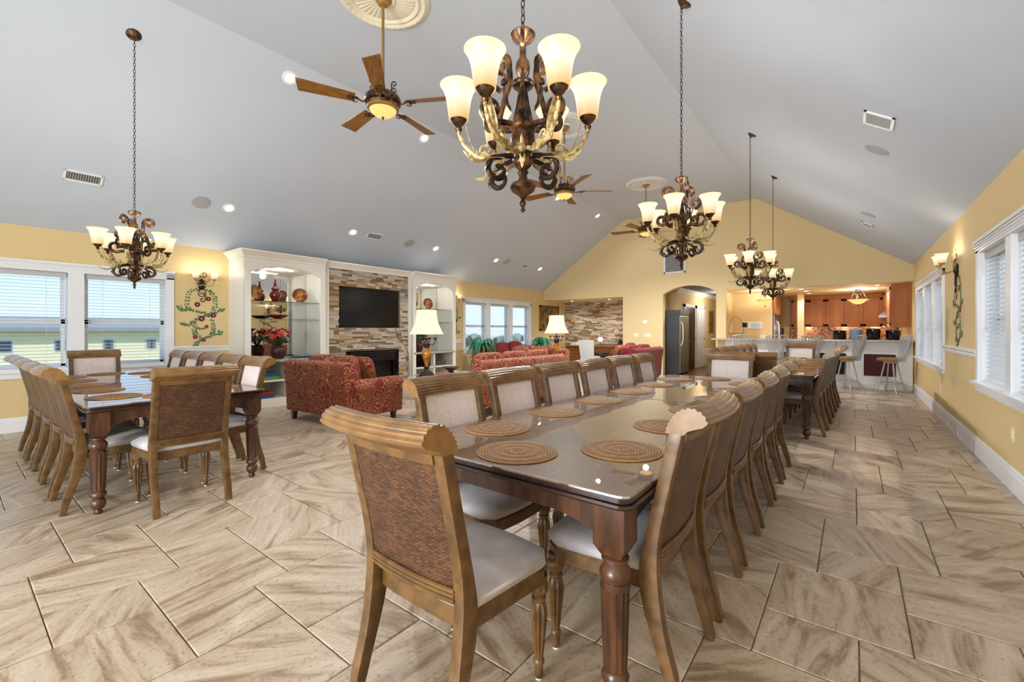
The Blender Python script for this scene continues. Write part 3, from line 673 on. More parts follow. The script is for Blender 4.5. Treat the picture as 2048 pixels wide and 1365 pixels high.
# --- table 3 (by the left windows), long axis X
t3 = make_table(3.19, 'mahogany dining table with fluted legs and glass top beside the big dining windows', seam=False); t3.location = (-7.33, 1.18, 0); t3.rotation_euler = (0, 0, -PI / 2)
for k in range(5):
    x = -4.60 - k * .567; o = ['fifth', 'fourth', 'third', 'second', 'first'][k]
    chair(x, .822, 0, '%s chair from the window, on the side of the window table away from the bookcase' % o, 'chairs on the outer side of the window table')
    chair(x, 1.538, PI, '%s chair from the window, on the bookcase side of the window table' % o, 'chairs on the bookcase side of the window table')
    placemat(x, .83, '%s placemat from the window, on the side of the window table away from the bookcase' % o, 'placemats on the window table')
    placemat(x, 1.53, '%s placemat from the window, on the bookcase side of the window table' % o, 'placemats on the window table')
chair(-4.105, 1.125, PI / 2, 'rattan-backed end chair of the window-wall table with a tan wooden frame', 'end chair of the window table')
chair(-7.40, 1.20, -PI / 2, 'cream end chair between the window-wall table and the window', 'end chair of the window table')
placemat(-4.40, 1.13, 'wicker placemat at the sofa end of the window-wall table', 'placemats on the window table')
placemat(-7.05, 1.2, 'wicker placemat at the window end of the window-wall table', 'placemats on the window table')
# ================================================================== CEILING FIXTURES
def translucent_glow(nm, rgb, strength, tr=.6):
    m = MATS[nm]; t = m.node_tree; b = t.nodes['Principled BSDF']; out = [n for n in t.nodes if n.type == 'OUTPUT_MATERIAL'][0]
    b.inputs['Emission Strength'].default_value = strength
    tl = t.nodes.new('ShaderNodeBsdfTranslucent'); tl.inputs[0].default_value = (*lin(rgb), 1)
    mx_ = t.nodes.new('ShaderNodeMixShader'); mx_.inputs[0].default_value = tr
    t.links.new(b.outputs[0], mx_.inputs[1]); t.links.new(tl.outputs[0], mx_.inputs[2]); t.links.new(mx_.outputs[0], out.inputs[0])
translucent_glow('blind_white', (245, 245, 245), 0, .6); translucent_glow('shade_glow', (255, 240, 206), .92, .03); translucent_glow('bowl_glow', (255, 214, 150), 1.05, .08); translucent_glow('lampshade_glow', (250, 230, 210), .66, .05)
def bell(mb, r0, r1, h, n=28, M=None, th=.004):
    prof = []
    for q in range(11):
        t = q / 10; r = r0 + (r1 - r0) * (.48 * t + .52 * t ** 5); prof.append((r, h * t))
    inn = [(r - th, z) for r, z in reversed(prof)]
    rings = [[(r * math.cos(2 * PI * j / n), r * math.sin(2 * PI * j / n), z) for j in range(n)] for r, z in prof + inn]
    return mb.loft(rings, caps=False, M=M)
def polar(pts, a):   # (r, z) -> 3d in the vertical plane at angle a
    return [(r * math.cos(a), r * math.sin(a), z) for r, z in pts]
def leaf(mb, pts, w, a, th=.004):
    # a curled leaf blade along pts (r,z) in the plane at angle a
    P = polar(pts, a); n = len(P); sx, sy = -math.sin(a), math.cos(a); rings = []
    for i, p in enumerate(P):
        t = i / (n - 1); ww = w * math.sin(PI * min(t * .9 + .08, 1)) * (1 + .25 * math.sin(t * 22)); ww = max(ww, .001)
        rings.append([(p[0] - sx * ww, p[1] - sy * ww, p[2] + ww * .35), (p[0], p[1], p[2] + th), (p[0] + sx * ww, p[1] + sy * ww, p[2] + ww * .35), (p[0], p[1], p[2] - th)])
    mb.loft(rings)
def make_chandelier(label):
    c = thing('chandelier', label, 'chandelier', group='scrolled chandeliers')
    col = [(0, 0), (.006, .003), (.012, .012), (.006, .022), (.011, .03), (.016, .042), (.010, .054), (.007, .06), (.012, .066), (.02, .075), (.05, .095), (.058, .112), (.05, .128), (.024, .142), (.018, .165), (.026, .178), (.018, .19), (.03, .20), (.046, .215), (.046, .24), (.036, .25), (.036, .262), (.05, .275), (.054, .30, .08), (.054, .335, .08), (.05, .36), (.062, .372), (.062, .382), (.046, .39), (.044, .42, .15), (.03, .48, .15), (.02, .545, .15), (.018, .555), (.046, .562), (.05, .572), (.046, .582), (.02, .592), (.016, .60), (.028, .618, .12), (.033, .645, .12), (.028, .672, .12), (.016, .69), (.014, .74), (.02, .755), (.05, .775, .1), (.056, .792), (.05, .80), (.012, .812), (0, .812)]
    part('column', MB().lathe(col, 32, flute=16), 'bronze', c, angle=50)
    cupm = mesh(MB().lathe([(0, 0), (.012, 0), (.016, .01), (.01, .02), (.022, .03, .1), (.036, .048, .1), (.038, .056), (.034, .06), (0, .06)], 24, flute=12), 'cup', 'bronze', angle=50)
    sh = MB(); bell(sh, .043, .083, .155); shm = mesh(sh, 'shade', 'shade_glow')
    for k in range(6):
        a = R(-52.3 - 90 + 37.7 + 20 + 60 * k)
        arm = MB(); arm.tube(polar(smoothpath([(.045, .275), (.11, .245), (.19, .248), (.25, .29), (.282, .345), (.288, .372)], 5), a), [.010] * 20 + [.008] * 6, 8)
        ar = part('arm', arm, 'gilt_cream', c)
        lf = MB()
        leaf(lf, [(.06 + .03 * q, .262 - .012 * math.sin(q * .9)) for q in range(6)], .02, a)
        leaf(lf, [(.20 + .014 * q, .262 + .008 * q * q) for q in range(6)], .018, a)
        lf.tube(polar(spiral(.165, .28, .032, .008, R(-80), R(330), 16), a), .006, 6); lf.tube(polar(spiral(.225, .262, .024, .006, R(100), R(480), 14), a), .005, 6)
        part('leaf_scroll', lf, 'gilt_cream', ar, label='cream gilt acanthus scroll')
        cu = link('cup', cupm, c, (.288 * math.cos(a), .288 * math.sin(a), .368)); so = link('shade', shm, c, (.288 * math.cos(a), .288 * math.sin(a), .418)); so['label'] = 'glowing amber glass bell shade'
        lamp_light('bulb', (.288 * math.cos(a), .288 * math.sin(a), .575), 3.8, (1, .97, .92), .025, c)
        # lower iron scroll with hanging leaf, between the arms
        b_ = a + R(30)
        lo = MB(); p = spiral(.122, .17, .058, .012, R(95), R(-300), 22); lo.tube(polar([(.05, .245), (.085, .238)] + p, b_), .0075, 6, flat=1.7)
        part('lower_scroll', lo, 'bronze_dark', c)
        l2 = MB(); leaf(l2, smoothpath([(.09, .225), (.15, .215), (.21, .19), (.255, .195), (.285, .225)], 3), .016, b_); leaf(l2, smoothpath([(.14, .21), (.17, .19), (.185, .16), (.18, .135)], 3), .012, b_)
        part('leaf_spray', l2, 'gilt_cream', c)
        # upper S scroll
        if k % 2 == 0:
            up = MB(); q1 = [(r_, z_) for r_, z_ in spiral(.115, .45, .012, .05, R(-200), R(60 - 200 + 330), 18)]
            up.tube(polar(smoothpath([(.055, .385), (.10, .395), (.125, .44), (.098, .53), (.07, .60), (.072, .66)], 4) + spiral(.122, .69, .052, .012, R(200), R(-210), 20), b_), .0095, 6, flat=1.7)
            up.tube(polar(spiral(.165, .455, .052, .012, R(-150), R(250), 18), b_), .0085, 6, flat=1.7)
            part('upper_scroll', up, 'bronze', c)
        else:
            up = MB(); up.tube(polar([(.055, .385)] + spiral(.15, .43, .062, .014, R(-130), R(240), 18), b_), .0085, 6, flat=1.7)
            up.tube(polar(spiral(.11, .565, .05, .012, R(-90), R(260), 16), b_), .008, 6, flat=1.7)
            leaf(up, smoothpath([(.06, .44), (.085, .48), (.095, .53), (.08, .57)], 3), .018, b_)
            part('upper_scroll', up, 'bronze', c)
    return c
def add_chain(c, zc, tilt):
    mb = MB(); z = .81; k = 0
    while z < zc - .05:
        p = []
        for q in range(11):
            a = 2 * PI * q / 10; u, w = .009 * math.cos(a), .021 * math.sin(a); p.append((u if k % 2 else 0, 0 if k % 2 else u, z + .021 + w))
        mb.tube(p, .0026, 5, caps=False); z += .034; k += 1
    part('chain', mb, 'bronze_dark', c)
    part('canopy', MB().lathe([(0, 0), (.012, 0), (.018, .012), (.05, .03), (.066, .045), (.066, .055), (0, .055)], 24, T(0, 0, zc - .05, ry=tilt)), 'bronze', c)
CHN = [(-1.165, 1.585, 'scrolled bronze chandelier over the end of the sofa table farthest from the kitchen'), (-1.18, 3.93, 'scrolled bronze chandelier over the kitchen end of the table beside the sofas'),
       (-1.18, 7.17, 'bronze chandelier over the half of the bar table away from the bar'), (-1.17, 9.39, 'bronze chandelier over the bar end of the table by the bar'), (-5.90, 1.22, 'bronze chandelier over the window-wall table in front of the left windows')]
ch0 = make_chandelier(CHN[0][2])
chs = [ch0] + [dup(ch0, (x, y, 1.835), 0, l) for x, y, l in CHN[1:]]
for (x, y, l), c in zip(CHN, chs):
    zt = 1.73 if x < -5 else 1.825
    c.location = (x, y, zt); c['label'] = l; add_chain(c, ceil_z(x) - zt - .005, math.atan(.66) * (1 if x > -5 else -1))
# ------------------------------------------------------------------ ceiling fans with medallions
def make_fan(label):
    f = thing('ceiling_fan', label, 'ceiling fan', group='ceiling fans')
    # local origin at the bottom finial
    part('downrod', MB().tube([(0, 0, .28), (0, 0, 1.20)], .014, 10), 'rod_gold', f)
    part('canopy', MB().lathe([(0, 1.15), (.03, 1.155), (.055, 1.17), (.07, 1.20), (.07, 1.24), (0, 1.24)], 24), 'rod_gold', f)
    part('motor_housing', MB().lathe([(0, .12), (.15, .125), (.16, .14), (.165, .15), (.15, .16), (.175, .17), (.18, .20), (.165, .235), (.12, .265), (.05, .285), (.02, .30), (0, .30)], 32), 'bronze', f)
    part('light_ring', MB().lathe([(0, .10), (.14, .10), (.155, .11), (.155, .128), (0, .128)], 32), 'rod_gold', f)
    bo = part('glass_bowl', MB().lathe([(0, .03), (.03, .032), (.08, .05), (.12, .08), (.135, .105), (0, .105)], 32), 'bowl_glow', f)
    part('finial', MB().lathe([(0, 0), (.008, .006), (.005, .014), (.013, .024), (.016, .034), (0, .036)], 12), 'bronze', f)
    bl = MB(); n = 7; rings = []
    for q in range(n):
        t = q / (n - 1); x = .27 + .50 * t; w = .058 + .022 * t; rings.append([(x, -w, .0), (x + (.03 if q == n - 1 else 0), w, .0), (x + (.03 if q == n - 1 else 0), w, .007), (x, -w, .007)])
    bl.loft(rings); blm = mesh(bl, 'blade', 'fan_wood', bevel=.002)
    br = MB(); br.tube(smoothpath([(.15, 0, 0), (.20, 0, -.015), (.25, 0, .0), (.30, 0, -.004)], 4), .009, 6)
    for s in (-1, 1): br.tube([(x, y * s, -.012) for x, y in spiral(.27, .03, .03, .008, R(200), R(-120), 14)], .005, 5)
    br.box(.27, .34, -.03, .03, -.006, .0); brm = mesh(br, 'blade_iron', 'bronze')
    for k in range(5):
        a = R(6 + 72 * k); o = link('blade', blm, f, (0, 0, .165)); o.rotation_euler = (R(13), 0, a); o2 = link('blade_iron', brm, f, (0, 0, .162)); o2.rotation_euler = (0, 0, a)
    for k in range(6):
        a = R(60 * k); s = MB(); s.tube(polar([(.09, .26), (.10, .30)] + spiral(.125, .345, .032, .008, R(180), R(-200), 14), a), .006, 5); part('scroll', s, 'bronze_dark', f)
    lamp_light('bulb', (0, 0, -.03), 130, (1, .98, .95), .06, f, spot=R(168))
    return f
FANS = [(2.72, 'ceiling fan with bronze scrollwork under the cream plaster medallion'), (6.25, 'middle ceiling fan of the three, on a white medallion'), (9.85, 'ceiling fan closest to the gable wall')]
f0 = make_fan(FANS[0][1]); fans = [f0] + [dup(f0, (0, 0, 0), 0, l) for y, l in FANS[1:]]
for f, w_ in zip(fans, (95, 280, 460)):
    for ch in f.children:
        if ch.type == 'LIGHT': ch.data = ch.data.copy(); ch.data.energy = w_ * LIGHT
for (y, l), f in zip(FANS, fans): f.location = (-3.75, y, ZF - 1.241); f.rotation_euler = (0, 0, R({2.72: 23, 6.25: 32, 9.85: 40}[y]))
def medallion(y, m_, label):
    prof = [(0, 0), (.07, -.004), (.10, -.03), (.12, -.034), (.13, -.02), (.14, -.016, .0)]
    mb = MB(); n = 144; rings = []
    for r, z, fl in [(0, 0, 0), (.075, 0, 0), (.085, -.03, 0), (.105, -.034, 0), (.115, -.016, 0), (.13, -.014, .5), (.2, -.012, 1), (.28, -.016, 1), (.315, -.012, .4), (.325, -.03, 0), (.345, -.036, .0), (.36, -.022, 0), (.37, -.014, 0), (.385, -.03, .6), (.41, -.036, .6), (.43, -.022, 0), (.445, -.018, 0), (.455, -.01, 0), (.46, 0, 0)]:
        rings.append([(r * math.cos(2 * PI * j / n), r * math.sin(2 * PI * j / n), z - (.007 * fl * (1 + math.cos(2 * PI * j * 36 / n + r * 12)) if fl else 0)) for j in range(n)])
    mb.loft(rings, caps=False); o = part('ceiling_medallion', mb, m_, None); o.location = (-3.74, y, ZF - .001); tag(o, label, 'medallion', 'ceiling medallions')
medallion(2.72, 'medallion', 'cream ribbed plaster medallion, the only cream one of the three'); medallion(6.25, 'medallion_white', 'white plaster medallion above the middle ceiling fan'); medallion(9.85, 'medallion_white', 'white plaster medallion above the ceiling fan by the gable wall')
# ------------------------------------------------------------------ recessed lights, speakers, vents on the slopes
SL = math.atan(.685); SR = -math.atan(.66)
canm = None
def on_slope(o, x, y, left=True):
    o.location = (x, y, ceil_z(x) - .002); o.rotation_euler = (0, -SL if left else math.atan(.66), 0)
def can(x, y, label, spot=True):
    t = thing('recessed_light', label, 'ceiling light', group='recessed ceiling lights')
    n = 24; rg = MB(); rings = [[(r * math.cos(2 * PI * j / n), r * math.sin(2 * PI * j / n), z) for j in range(n)] for r, z in ((.06, .0), (.062, -.006), (.09, -.005), (.095, 0))]
    rg.loft(rings, caps=False); part('trim_ring', rg, 'trim_white', t); part('bulb', MB().lathe([(0, -.012), (.03, -.01), (.058, -.001), (0, -.0005)], 20), 'can_glow', t)
    on_slope(t, x, y)
    l = lamp_light('light', (0, 0, -.03), 16 if y < 5 else 42, (.96, .98, 1), .06, t, spot=R(150))
ORD = ['first', 'second', 'third', 'fourth', 'fifth']
for k, y in enumerate((2.72, 4.86, 7.0, 9.18, 11.3)): can(-7.65, y, '%s recessed light of the lower ceiling row, counted from the dining window towards the alcove' % ORD[k])
for k, y in enumerate((2.72, 4.96, 7.1, 9.2, 11.31)): can(-5.70, y, '%s recessed light of the upper ceiling row, counted from the dining window towards the alcove' % ORD[k])
def speaker(x, y, left, label):
    o = part('ceiling_speaker', MB().lathe([(0, -.008), (.10, -.008), (.115, -.006), (.12, 0), (0, 0)], 32), 'grille_grey', None); on_slope(o, x, y, left); tag(o, label, 'speaker', 'ceiling speakers')
speaker(-7.65, 2.35, True, 'round grey ceiling speaker between the vent and the light above the ivy sconce'); speaker(-7.65, 6.22, True, 'round grey ceiling speaker above the television'); speaker(-7.62, 9.62, True, 'round grey ceiling speaker above the far triple window'); speaker(.20, 6.14, False, 'round ceiling speaker beside the large square vent above the right wall'); speaker(.20, 9.47, False, 'round ceiling speaker beside the small vent near the kitchen')
def vent(x, y, left, label, w=.17, l=.36):
    t = thing('ceiling_vent', label, 'vent', group='ceiling vents')
    fr = MB(); h, g_ = w / 2, l / 2
    for a in ((-h, h, -g_, -g_ + .025), (-h, h, g_ - .025, g_), (-h, -h + .025, -g_, g_), (h - .025, h, -g_, g_)): fr.box(*a, -.012, 0)
    part('frame', fr, 'trim_white', t, False); part('backing', MB().box(-h + .02, h - .02, -g_ + .02, g_ - .02, -.003, 0), 'vent_dark', t, False)
    sm = mesh(MB().box(-h + .025, h - .025, -.004, .004, -.01, -.003), 'slat', 'grille_grey', False); nn = 13
    for q in range(nn): link('slat', sm, t, (0, -g_ + .04 + (l - .08) * q / (nn - 1), 0))
    on_slope(t, x, y, left)
vent(-7.62, 1.08, True, 'rectangular ceiling vent above the left dining window'); vent(-7.64, 5.34, True, 'rectangular ceiling vent above the television'); vent(-7.65, 10.5, True, 'rectangular ceiling vent above the far triple window', .16, .3); vent(.19, 5.3, False, 'largest ceiling vent on the slope above the right wall', .26, .3); vent(.21, 10.36, False, 'small ceiling vent on the right slope near the kitchen', .2, .3)
# return air grille on the gable wall
t = thing('return_air_grille', 'grey louvred return air grille with white frame high on the gable wall', 'grille', (-4.0, YE, 3.22))
fr = MB()
for a in ((-.30, .30, .26, .30), (-.30, .30, -.30, -.26), (-.30, -.26, -.3, .3), (.26, .30, -.3, .3)): fr.box(a[0], a[1], -.02, 0, a[2], a[3])
part('frame', fr, 'trim_white', t, False); part('backing', MB().box(-.26, .26, -.004, 0, -.26, .26), 'vent_dark', t, False)
sm = mesh(MB().box(-.26, .26, -.014, -.004, -.007, .007), 'louvre', 'grille_grey', False)
for q in range(17): link('louvre', sm, t, (0, 0, -.245 + q * .0306))
# ------------------------------------------------------------------ wall sconces and the painted ivy
def make_sconce(label):
    s = thing('wall_sconce', label, 'sconce', group='two-armed wall sconces')      # wall at y=0, room is -Y
    part('backplate', MB().lathe([(0, 0), (.05, 0), (.06, .012), (.04, .03), (.02, .04), (0, .04)], 20, T(0, 0, 0, rx=R(90)) @ Matrix.Scale(1.5, 4, (0, 1, 0))), 'bronze_dark', s)
    b_ = MB(); b_.tube([(x, -.02, z) for x, z in spiral(.03, .17, .05, .012, R(-120), R(250), 18)], .006, 6); b_.tube([(x, -.02, z) for x, z in smoothpath([(0, 0), (-.03, -.08), (-.05, -.16)], 5) + spiral(.0, -.16, .05, .012, R(180), R(540), 16)], .006, 6); b_.tube([(x, -.02, z) for x, z in smoothpath([(0, -.05), (.04, -.1), (.05, -.2)], 5) + spiral(.005, -.25, .045, .012, R(30), R(-330), 16)], .006, 6)
    b_.tube([(x, -.02, z) for x, z in spiral(-.05, .11, .045, .01, R(-20), R(330), 16)], .005, 6)
    part('scrollwork', b_, 'bronze_dark', s)
    for sx in (-1, 1):
        a = MB(); a.tube(smoothpath([(0, -.03, 0), (sx * .05, -.10, -.03), (sx * .11, -.15, -.01), (sx * .13, -.16, .05)], 5), .009, 7); a.lathe([(0, 0), (.012, 0), (.018, .012), (.034, .03), (.036, .04), (0, .04)], 18, T(sx * .13, -.16, .05)); part('arm', a, 'gilt_cream', s)
        sh = MB(); bell(sh, .04, .072, .115, M=T(sx * .13, -.16, .085)); part('shade', sh, 'shade_glow', s)
        lamp_light('bulb', (sx * .13, -.16, .22), 1.6, (1, .92, .78), .02, s)
        w = MB()
        for q in range(5): w.tube(smoothpath([(0, -.02, 0), (sx * (.06 + .012 * q), -.03, .04 + .02 * q), (sx * (.17 - .018 * q), -.035, .14 + .028 * q)], 4), .004, 5)
        part('feather', w, 'gilt_cream', s)
    return s
sc = make_sconce('lit two-shade sconce above the painted ivy beside the white bookcase'); sc.location = (WL, 2.60, 2.05); sc.rotation_euler = (0, 0, R(90))
dup(sc, (WL, 8.30, 2.05), R(90), 'sconce on the yellow strip between the bookcase and the far triple window'); dup(sc, (WR, 7.72, 2.05), R(-90), 'two-shade sconce on the right wall between the two windows')
def ivy(label, seed):
    rg = random.Random(seed); root = thing('painted_ivy', label, 'wall painting', group='painted ivy under the sconces')
    st, lv, fl, ce = MB(), MB(), MB(), MB()
    def lf(x, z, a, s):
        pts = [(0, -.5), (.42, -.25), (.5, .1), (.2, .3), (0, .75), (-.2, .3), (-.5, .1), (-.42, -.25)]
        lv.add([(x + s * (px * math.cos(a) - pz * math.sin(a)), 0, z + s * (px * math.sin(a) + pz * math.cos(a))) for px, pz in pts] + [(x, -.0012, z)], [(i, (i + 1) % 8, 8) for i in range(8)])
    vines = [[(-.05, -.05), (-.16, -.10), (-.20, -.25), (-.17, -.38), (-.05, -.42), (.05, -.44), (.12, -.50)], [(.10, -.06), (.18, -.15), (.20, -.28), (.16, -.42), (.08, -.48), (-.02, -.50), (-.10, -.58), (-.2, -.64), (-.27, -.60)], [(.12, -.46), (.16, -.60), (.17, -.72), (.12, -.82), (.02, -.86), (-.06, -.92), (-.09, -1.0)], [(-.12, -.58), (-.08, -.68), (.02, -.70)], [(.16, -.44), (.26, -.40), (.30, -.36)], [(-.17, -.38), (-.27, -.40), (-.30, -.34)], [(.15, -.76), (.24, -.80), (.28, -.74)], [(.02, -.86), (-.08, -.80), (-.1, -.72)]]
    for v in vines:
        p = smoothpath([(x, 0, z) for x, z in v], 6); st.tube([(x, -.001, z) for x, _, z in p], .0025, 4, flat=.4)
        for i in range(0, len(p), 2):
            for s in (-1, 1): lf(p[i][0] + s * .022 + rg.uniform(-.006, .006), p[i][2] + rg.uniform(-.01, .01), rg.uniform(-3, 3), rg.uniform(.026, .04))
    for x, z, r in ((-.06, -.30, .045), (.10, -.20, .042), (.17, -.47, .045), (.0, -.53, .05), (.07, -.66, .032), (-.09, -.83, .036), (.03, -.88, .034)):
        for q in range(6):
            a = R(60 * q); cx_, cz_ = x + r * .55 * math.cos(a), z + r * .55 * math.sin(a)
            fl.add([(cx_ + r * .42 * math.cos(b_ * PI / 4), -.002, cz_ + r * .42 * math.sin(b_ * PI / 4)) for b_ in range(8)], [tuple(range(8))])
        ce.add([(x + r * .2 * math.cos(b_ * PI / 4), -.003, z + r * .2 * math.sin(b_ * PI / 4)) for b_ in range(8)], [tuple(range(8))])
    for mb, nm, mt in ((st, 'vine', 'paint_stem'), (lv, 'leaves', 'paint_green'), (fl, 'flowers', 'petal_plum'), (ce, 'flower_centres', 'petal_white')): part(nm, mb, mt, root, False, kind='stuff' if nm in ('leaves', 'flowers', 'flower_centres') else None)
    return root
iv = ivy('painted ivy with purple flowers on the yellow wall beside the bookcase', 1); iv.location = (WL + .002, 2.60, 2.02); iv.rotation_euler = (0, 0, R(90))
dup(iv, (WL + .002, 8.30, 2.02), R(90), 'painted ivy between the bookcase and the far triple window'); dup(iv, (WR - .002, 7.72, 2.02), R(-90), 'painted ivy on the right wall between the windows')
# outlets, thermostat, switches
def plate(name, label, x, y, z, rz, w, h, m_='plastic_ivory', cells=1, cat='outlet'):
    t = thing(name, label, cat, (x, y, z), rz); part('cover_plate', MB().box(-w / 2, w / 2, -.006, 0, -h / 2, h / 2), m_, t, False, bevel=.002)
    for q in range(cells): xo = (q - (cells - 1) / 2) * w / cells; part('socket' if cat == 'outlet' else 'toggle', MB().box(xo - .009, xo + .009, -.010, -.005, -h * .26, h * .26), 'trim_white' if m_ != 'trim_white' else 'plastic_ivory', t, False)
plate('wall_outlet', 'ivory outlet low on the right wall under the large window', WR, 5.33, .45, R(-90), .075, .12)
plate('wall_outlet', 'ivory outlet low on the right wall under the far window', WR, 9.04, .43, R(-90), .075, .12)
plate('light_switch', 'triple switch plate on the gable wall under the thermostat', -5.13, YE, 1.16, 0, .15, .12, cells=3, cat='switch'); plate('light_switch', 'wide ivory switch plate beside the arch', -4.78, YE, 1.16, 0, .21, .12, cells=1, cat='switch'); plate('thermostat', 'small white thermostat on the gable wall', -4.86, YE, 1.55, 0, .13, .09, 'plastic_white', 1, 'thermostat')
# ================================================================== WHITE BUILT-IN WALL WITH FIREPLACE
FX = -7.80                                     # front of the side units
def stones(parent, y0, y1, z0, z1, xface, holes, rowh, lmin, lmax, nobj, rg, axis='x', out=1):
    cells = []; z = z0
    while z < z1 - .005:
        h = min(rowh * rg.uniform(.75, 1.25), z1 - z); y = y0
        while y < y1 - .005:
            l = min(rg.uniform(lmin, lmax), y1 - y)
            if y1 - y - l < .03: l = y1 - y
            segs = [(y, y + l)]
            for ha, hb, za, zb in holes:
                if z + h > za + .004 and z < zb - .004:
                    ns_ = []
                    for a, b_ in segs:
                        if a < ha: ns_.append((a, min(b_, ha)))
                        if b_ > hb: ns_.append((max(a, hb), b_))
                    segs = ns_
            for a, b_ in segs:
                if b_ - a > .01: cells.append((a, b_, z, z + h, rg.uniform(.012, .034)))
            y += l
        z += h
    cells.sort(key=lambda c: -(c[1] - c[0]) * (c[3] - c[2])); rest_ = MB(); um = mesh(MB().box(0, 1, 0, 1, 0, 1), 'stone', 'ledger_stone', False)
    for k, (a, b_, c, d, t_) in enumerate(cells):
        g_ = .0012
        if k < nobj:
            o = link('stone', um, parent, (xface, a + g_, c + g_) if axis == 'x' else (a + g_, xface - t_, c + g_)); o.scale = (t_, b_ - a - 2 * g_, d - c - 2 * g_) if axis == 'x' else (b_ - a - 2 * g_, t_, d - c - 2 * g_)
        elif axis == 'x': rest_.box(xface, xface + t_, a + g_, b_ - g_, c + g_, d - g_)
        else: rest_.box(a + g_, b_ - g_, xface - t_, xface, c + g_, d - g_)
    if rest_.v: part('stones', rest_, 'ledger_stone', parent, False, kind='stuff')
def crown(mb, x, y0, y1, z, ret=.12, side=(True, True)):
    # stepped crown along the front, returned along the exposed ends
    pr = [(0, 0), (.02, 0), (.02, .03), (.035, .045), (.07, .085), (.085, .10), (.095, .10), (.095, .125), (0, .125)]
    rings = []
    for y, e in ((y0, -1), (y1, 1)):
        on = side[0] if e < 0 else side[1]
        rings.append([(x + p, y + e * (p if on else 0), z + q) for p, q in pr])
    mb.loft(rings)
    for y, e, on in ((y0, -1, side[0]), (y1, 1, side[1])):
        if on: mb.loft([[(x + p, y + e * p, z + q) for p, q in pr], [(WL + .02, y + e * p, z + q) for p, q in pr]])
    return mb
def unit(y0, y1, label, inner):
    u = thing('built_in_cabinet', label, 'cabinet', (WL, y0, 0)); w = y1 - y0; dpt = FX - WL
    part('side_panel', MB().box(0, dpt - .02, 0, .03, 0, 2.5), 'cabinet_white', u, False); part('side_panel', MB().box(0, dpt - .02, w - .03, w, 0, 2.5), 'cabinet_white', u, False)
    # inner beadboard sides
    for s, yy in ((1, .03), (-1, w - .03)):
        bead = MB()
        for k in range(12): x = .02 + k * .05; bead.box(x, x + .046, yy if s > 0 else yy - .008, yy + .008 if s > 0 else yy, .80, 2.38)
        part('beadboard', bead, 'cabinet_white', u, False, kind='stuff')
    
    part('mirror_back', MB().box(.002, .012, .03, w - .03, .80, 2.38), 'mirror', u, False, label='mirrored back')
    part('soffit', MB().box(0, dpt - .03, .03, w - .03, 2.38, 2.42), 'cabinet_white', u, False)
    ff = MB(); sw = .095; ff.box(dpt - .03, dpt, 0, sw, 0, 2.5); ff.box(dpt - .03, dpt, w - sw, w, 0, 2.5); n = 16
    for k in range(n):
        a, b_ = sw + (w - 2 * sw) * k / n, sw + (w - 2 * sw) * (k + 1) / n
        za, zb = (2.26 + .15 * math.sin(PI * q / n) ** .8 for q in (k, k + 1)); ff.loft([[(xx, a, za), (xx, b_, zb), (xx, b_, 2.5), (xx, a, 2.5)] for xx in (dpt - .03, dpt)])
    part('face_frame', ff, 'cabinet_white', u, False)
    part('counter', MB().box(0, dpt + .015, .03, w - .03, .755, .80), 'granite', u, False, bevel=.005)
    part('shelf', MB().box(0, dpt - .03, .03, w - .03, .42, .45), 'cabinet_white', u, False); part('plinth', MB().box(0, dpt - .01, .03, w - .03, 0, .14), 'cabinet_white', u, False)
    part('divider', MB().box(0, dpt - .03, w / 2 - .02, w / 2 + .02, .14, .755), 'cabinet_white', u, False); part('back_panel', MB().box(0, .012, .03, w - .03, .14, .755), 'cabinet_white', u, False)
    for z in (1.495, 1.80): part('glass_shelf', MB().box(.015, dpt - .08, .04, w - .04, z - .008, z), 'glass_clear', u, False)
    part('crown', crown(MB(), dpt, 0, w, 2.495), 'cabinet_white', u, False) if False else None
    c = MB(); pr = [(0, 0), (.02, 0), (.02, .03), (.035, .045), (.07, .085), (.085, .10), (.095, .10), (.095, .125), (0, .125)]
    c.loft([[(dpt + p, -p if inner != 0 else 0, 2.495 + q) for p, q in pr], [(dpt + p, w + p if inner != 1 else w, 2.495 + q) for p, q in pr]])
    if inner != 0: c.loft([[(dpt + p, -p, 2.495 + q) for p, q in pr], [(.01, -p, 2.495 + q) for p, q in pr]])
    if inner != 1: c.loft([[(dpt + p, w + p, 2.495 + q) for p, q in pr], [(.01, w + p, 2.495 + q) for p, q in pr]])
    c.box(0, dpt, 0, w, 2.5, 2.6)
    part('crown_moulding', c, 'cabinet_white', u, False)
    for yy in (w * .35, w * .65):
        d_ = part('puck_light', MB().lathe([(0, -.006), (.035, -.006), (.04, 0), (0, 0)], 18, T(dpt * .5, yy, 2.379)), 'can_glow', u)
    lamp_light('light', (dpt * .55, w / 2, 2.32), 5, (1, .95, .88), .05, u)
    return u
unit(3.0, 4.38, 'white built-in bookcase with mirror back beside the painted ivy', 1); unit(6.45, 7.80, 'white built-in bookcase with mirror back behind the glowing table lamp', 0)
fp = thing('fireplace', 'stone fireplace wall with black firebox between the white bookcases', 'fireplace', (0, 0, 0))
SX = -7.93
part('backing', MB().box(WL + .01, SX, 4.385, 4.72, 0, 2.5).box(WL + .01, SX, 6.19, 6.45, 0, 2.5)  .box(WL + .01, SX, 4.72, 6.19, .88, 1.35)  .box(WL + .01, SX, 4.72, 6.19, 2.17, 2.5)  .box(WL + .01, SX - .12, 4.72, 6.19, 1.35, 2.17)  .box(WL + .01, SX, 4.72, 4.87, 0, .88)  .box(WL + .01, SX, 6.14, 6.19, 0, .88)  .box(WL + .01, SX - .42, 4.87, 6.14, 0, .88), 'grout', fp, False)
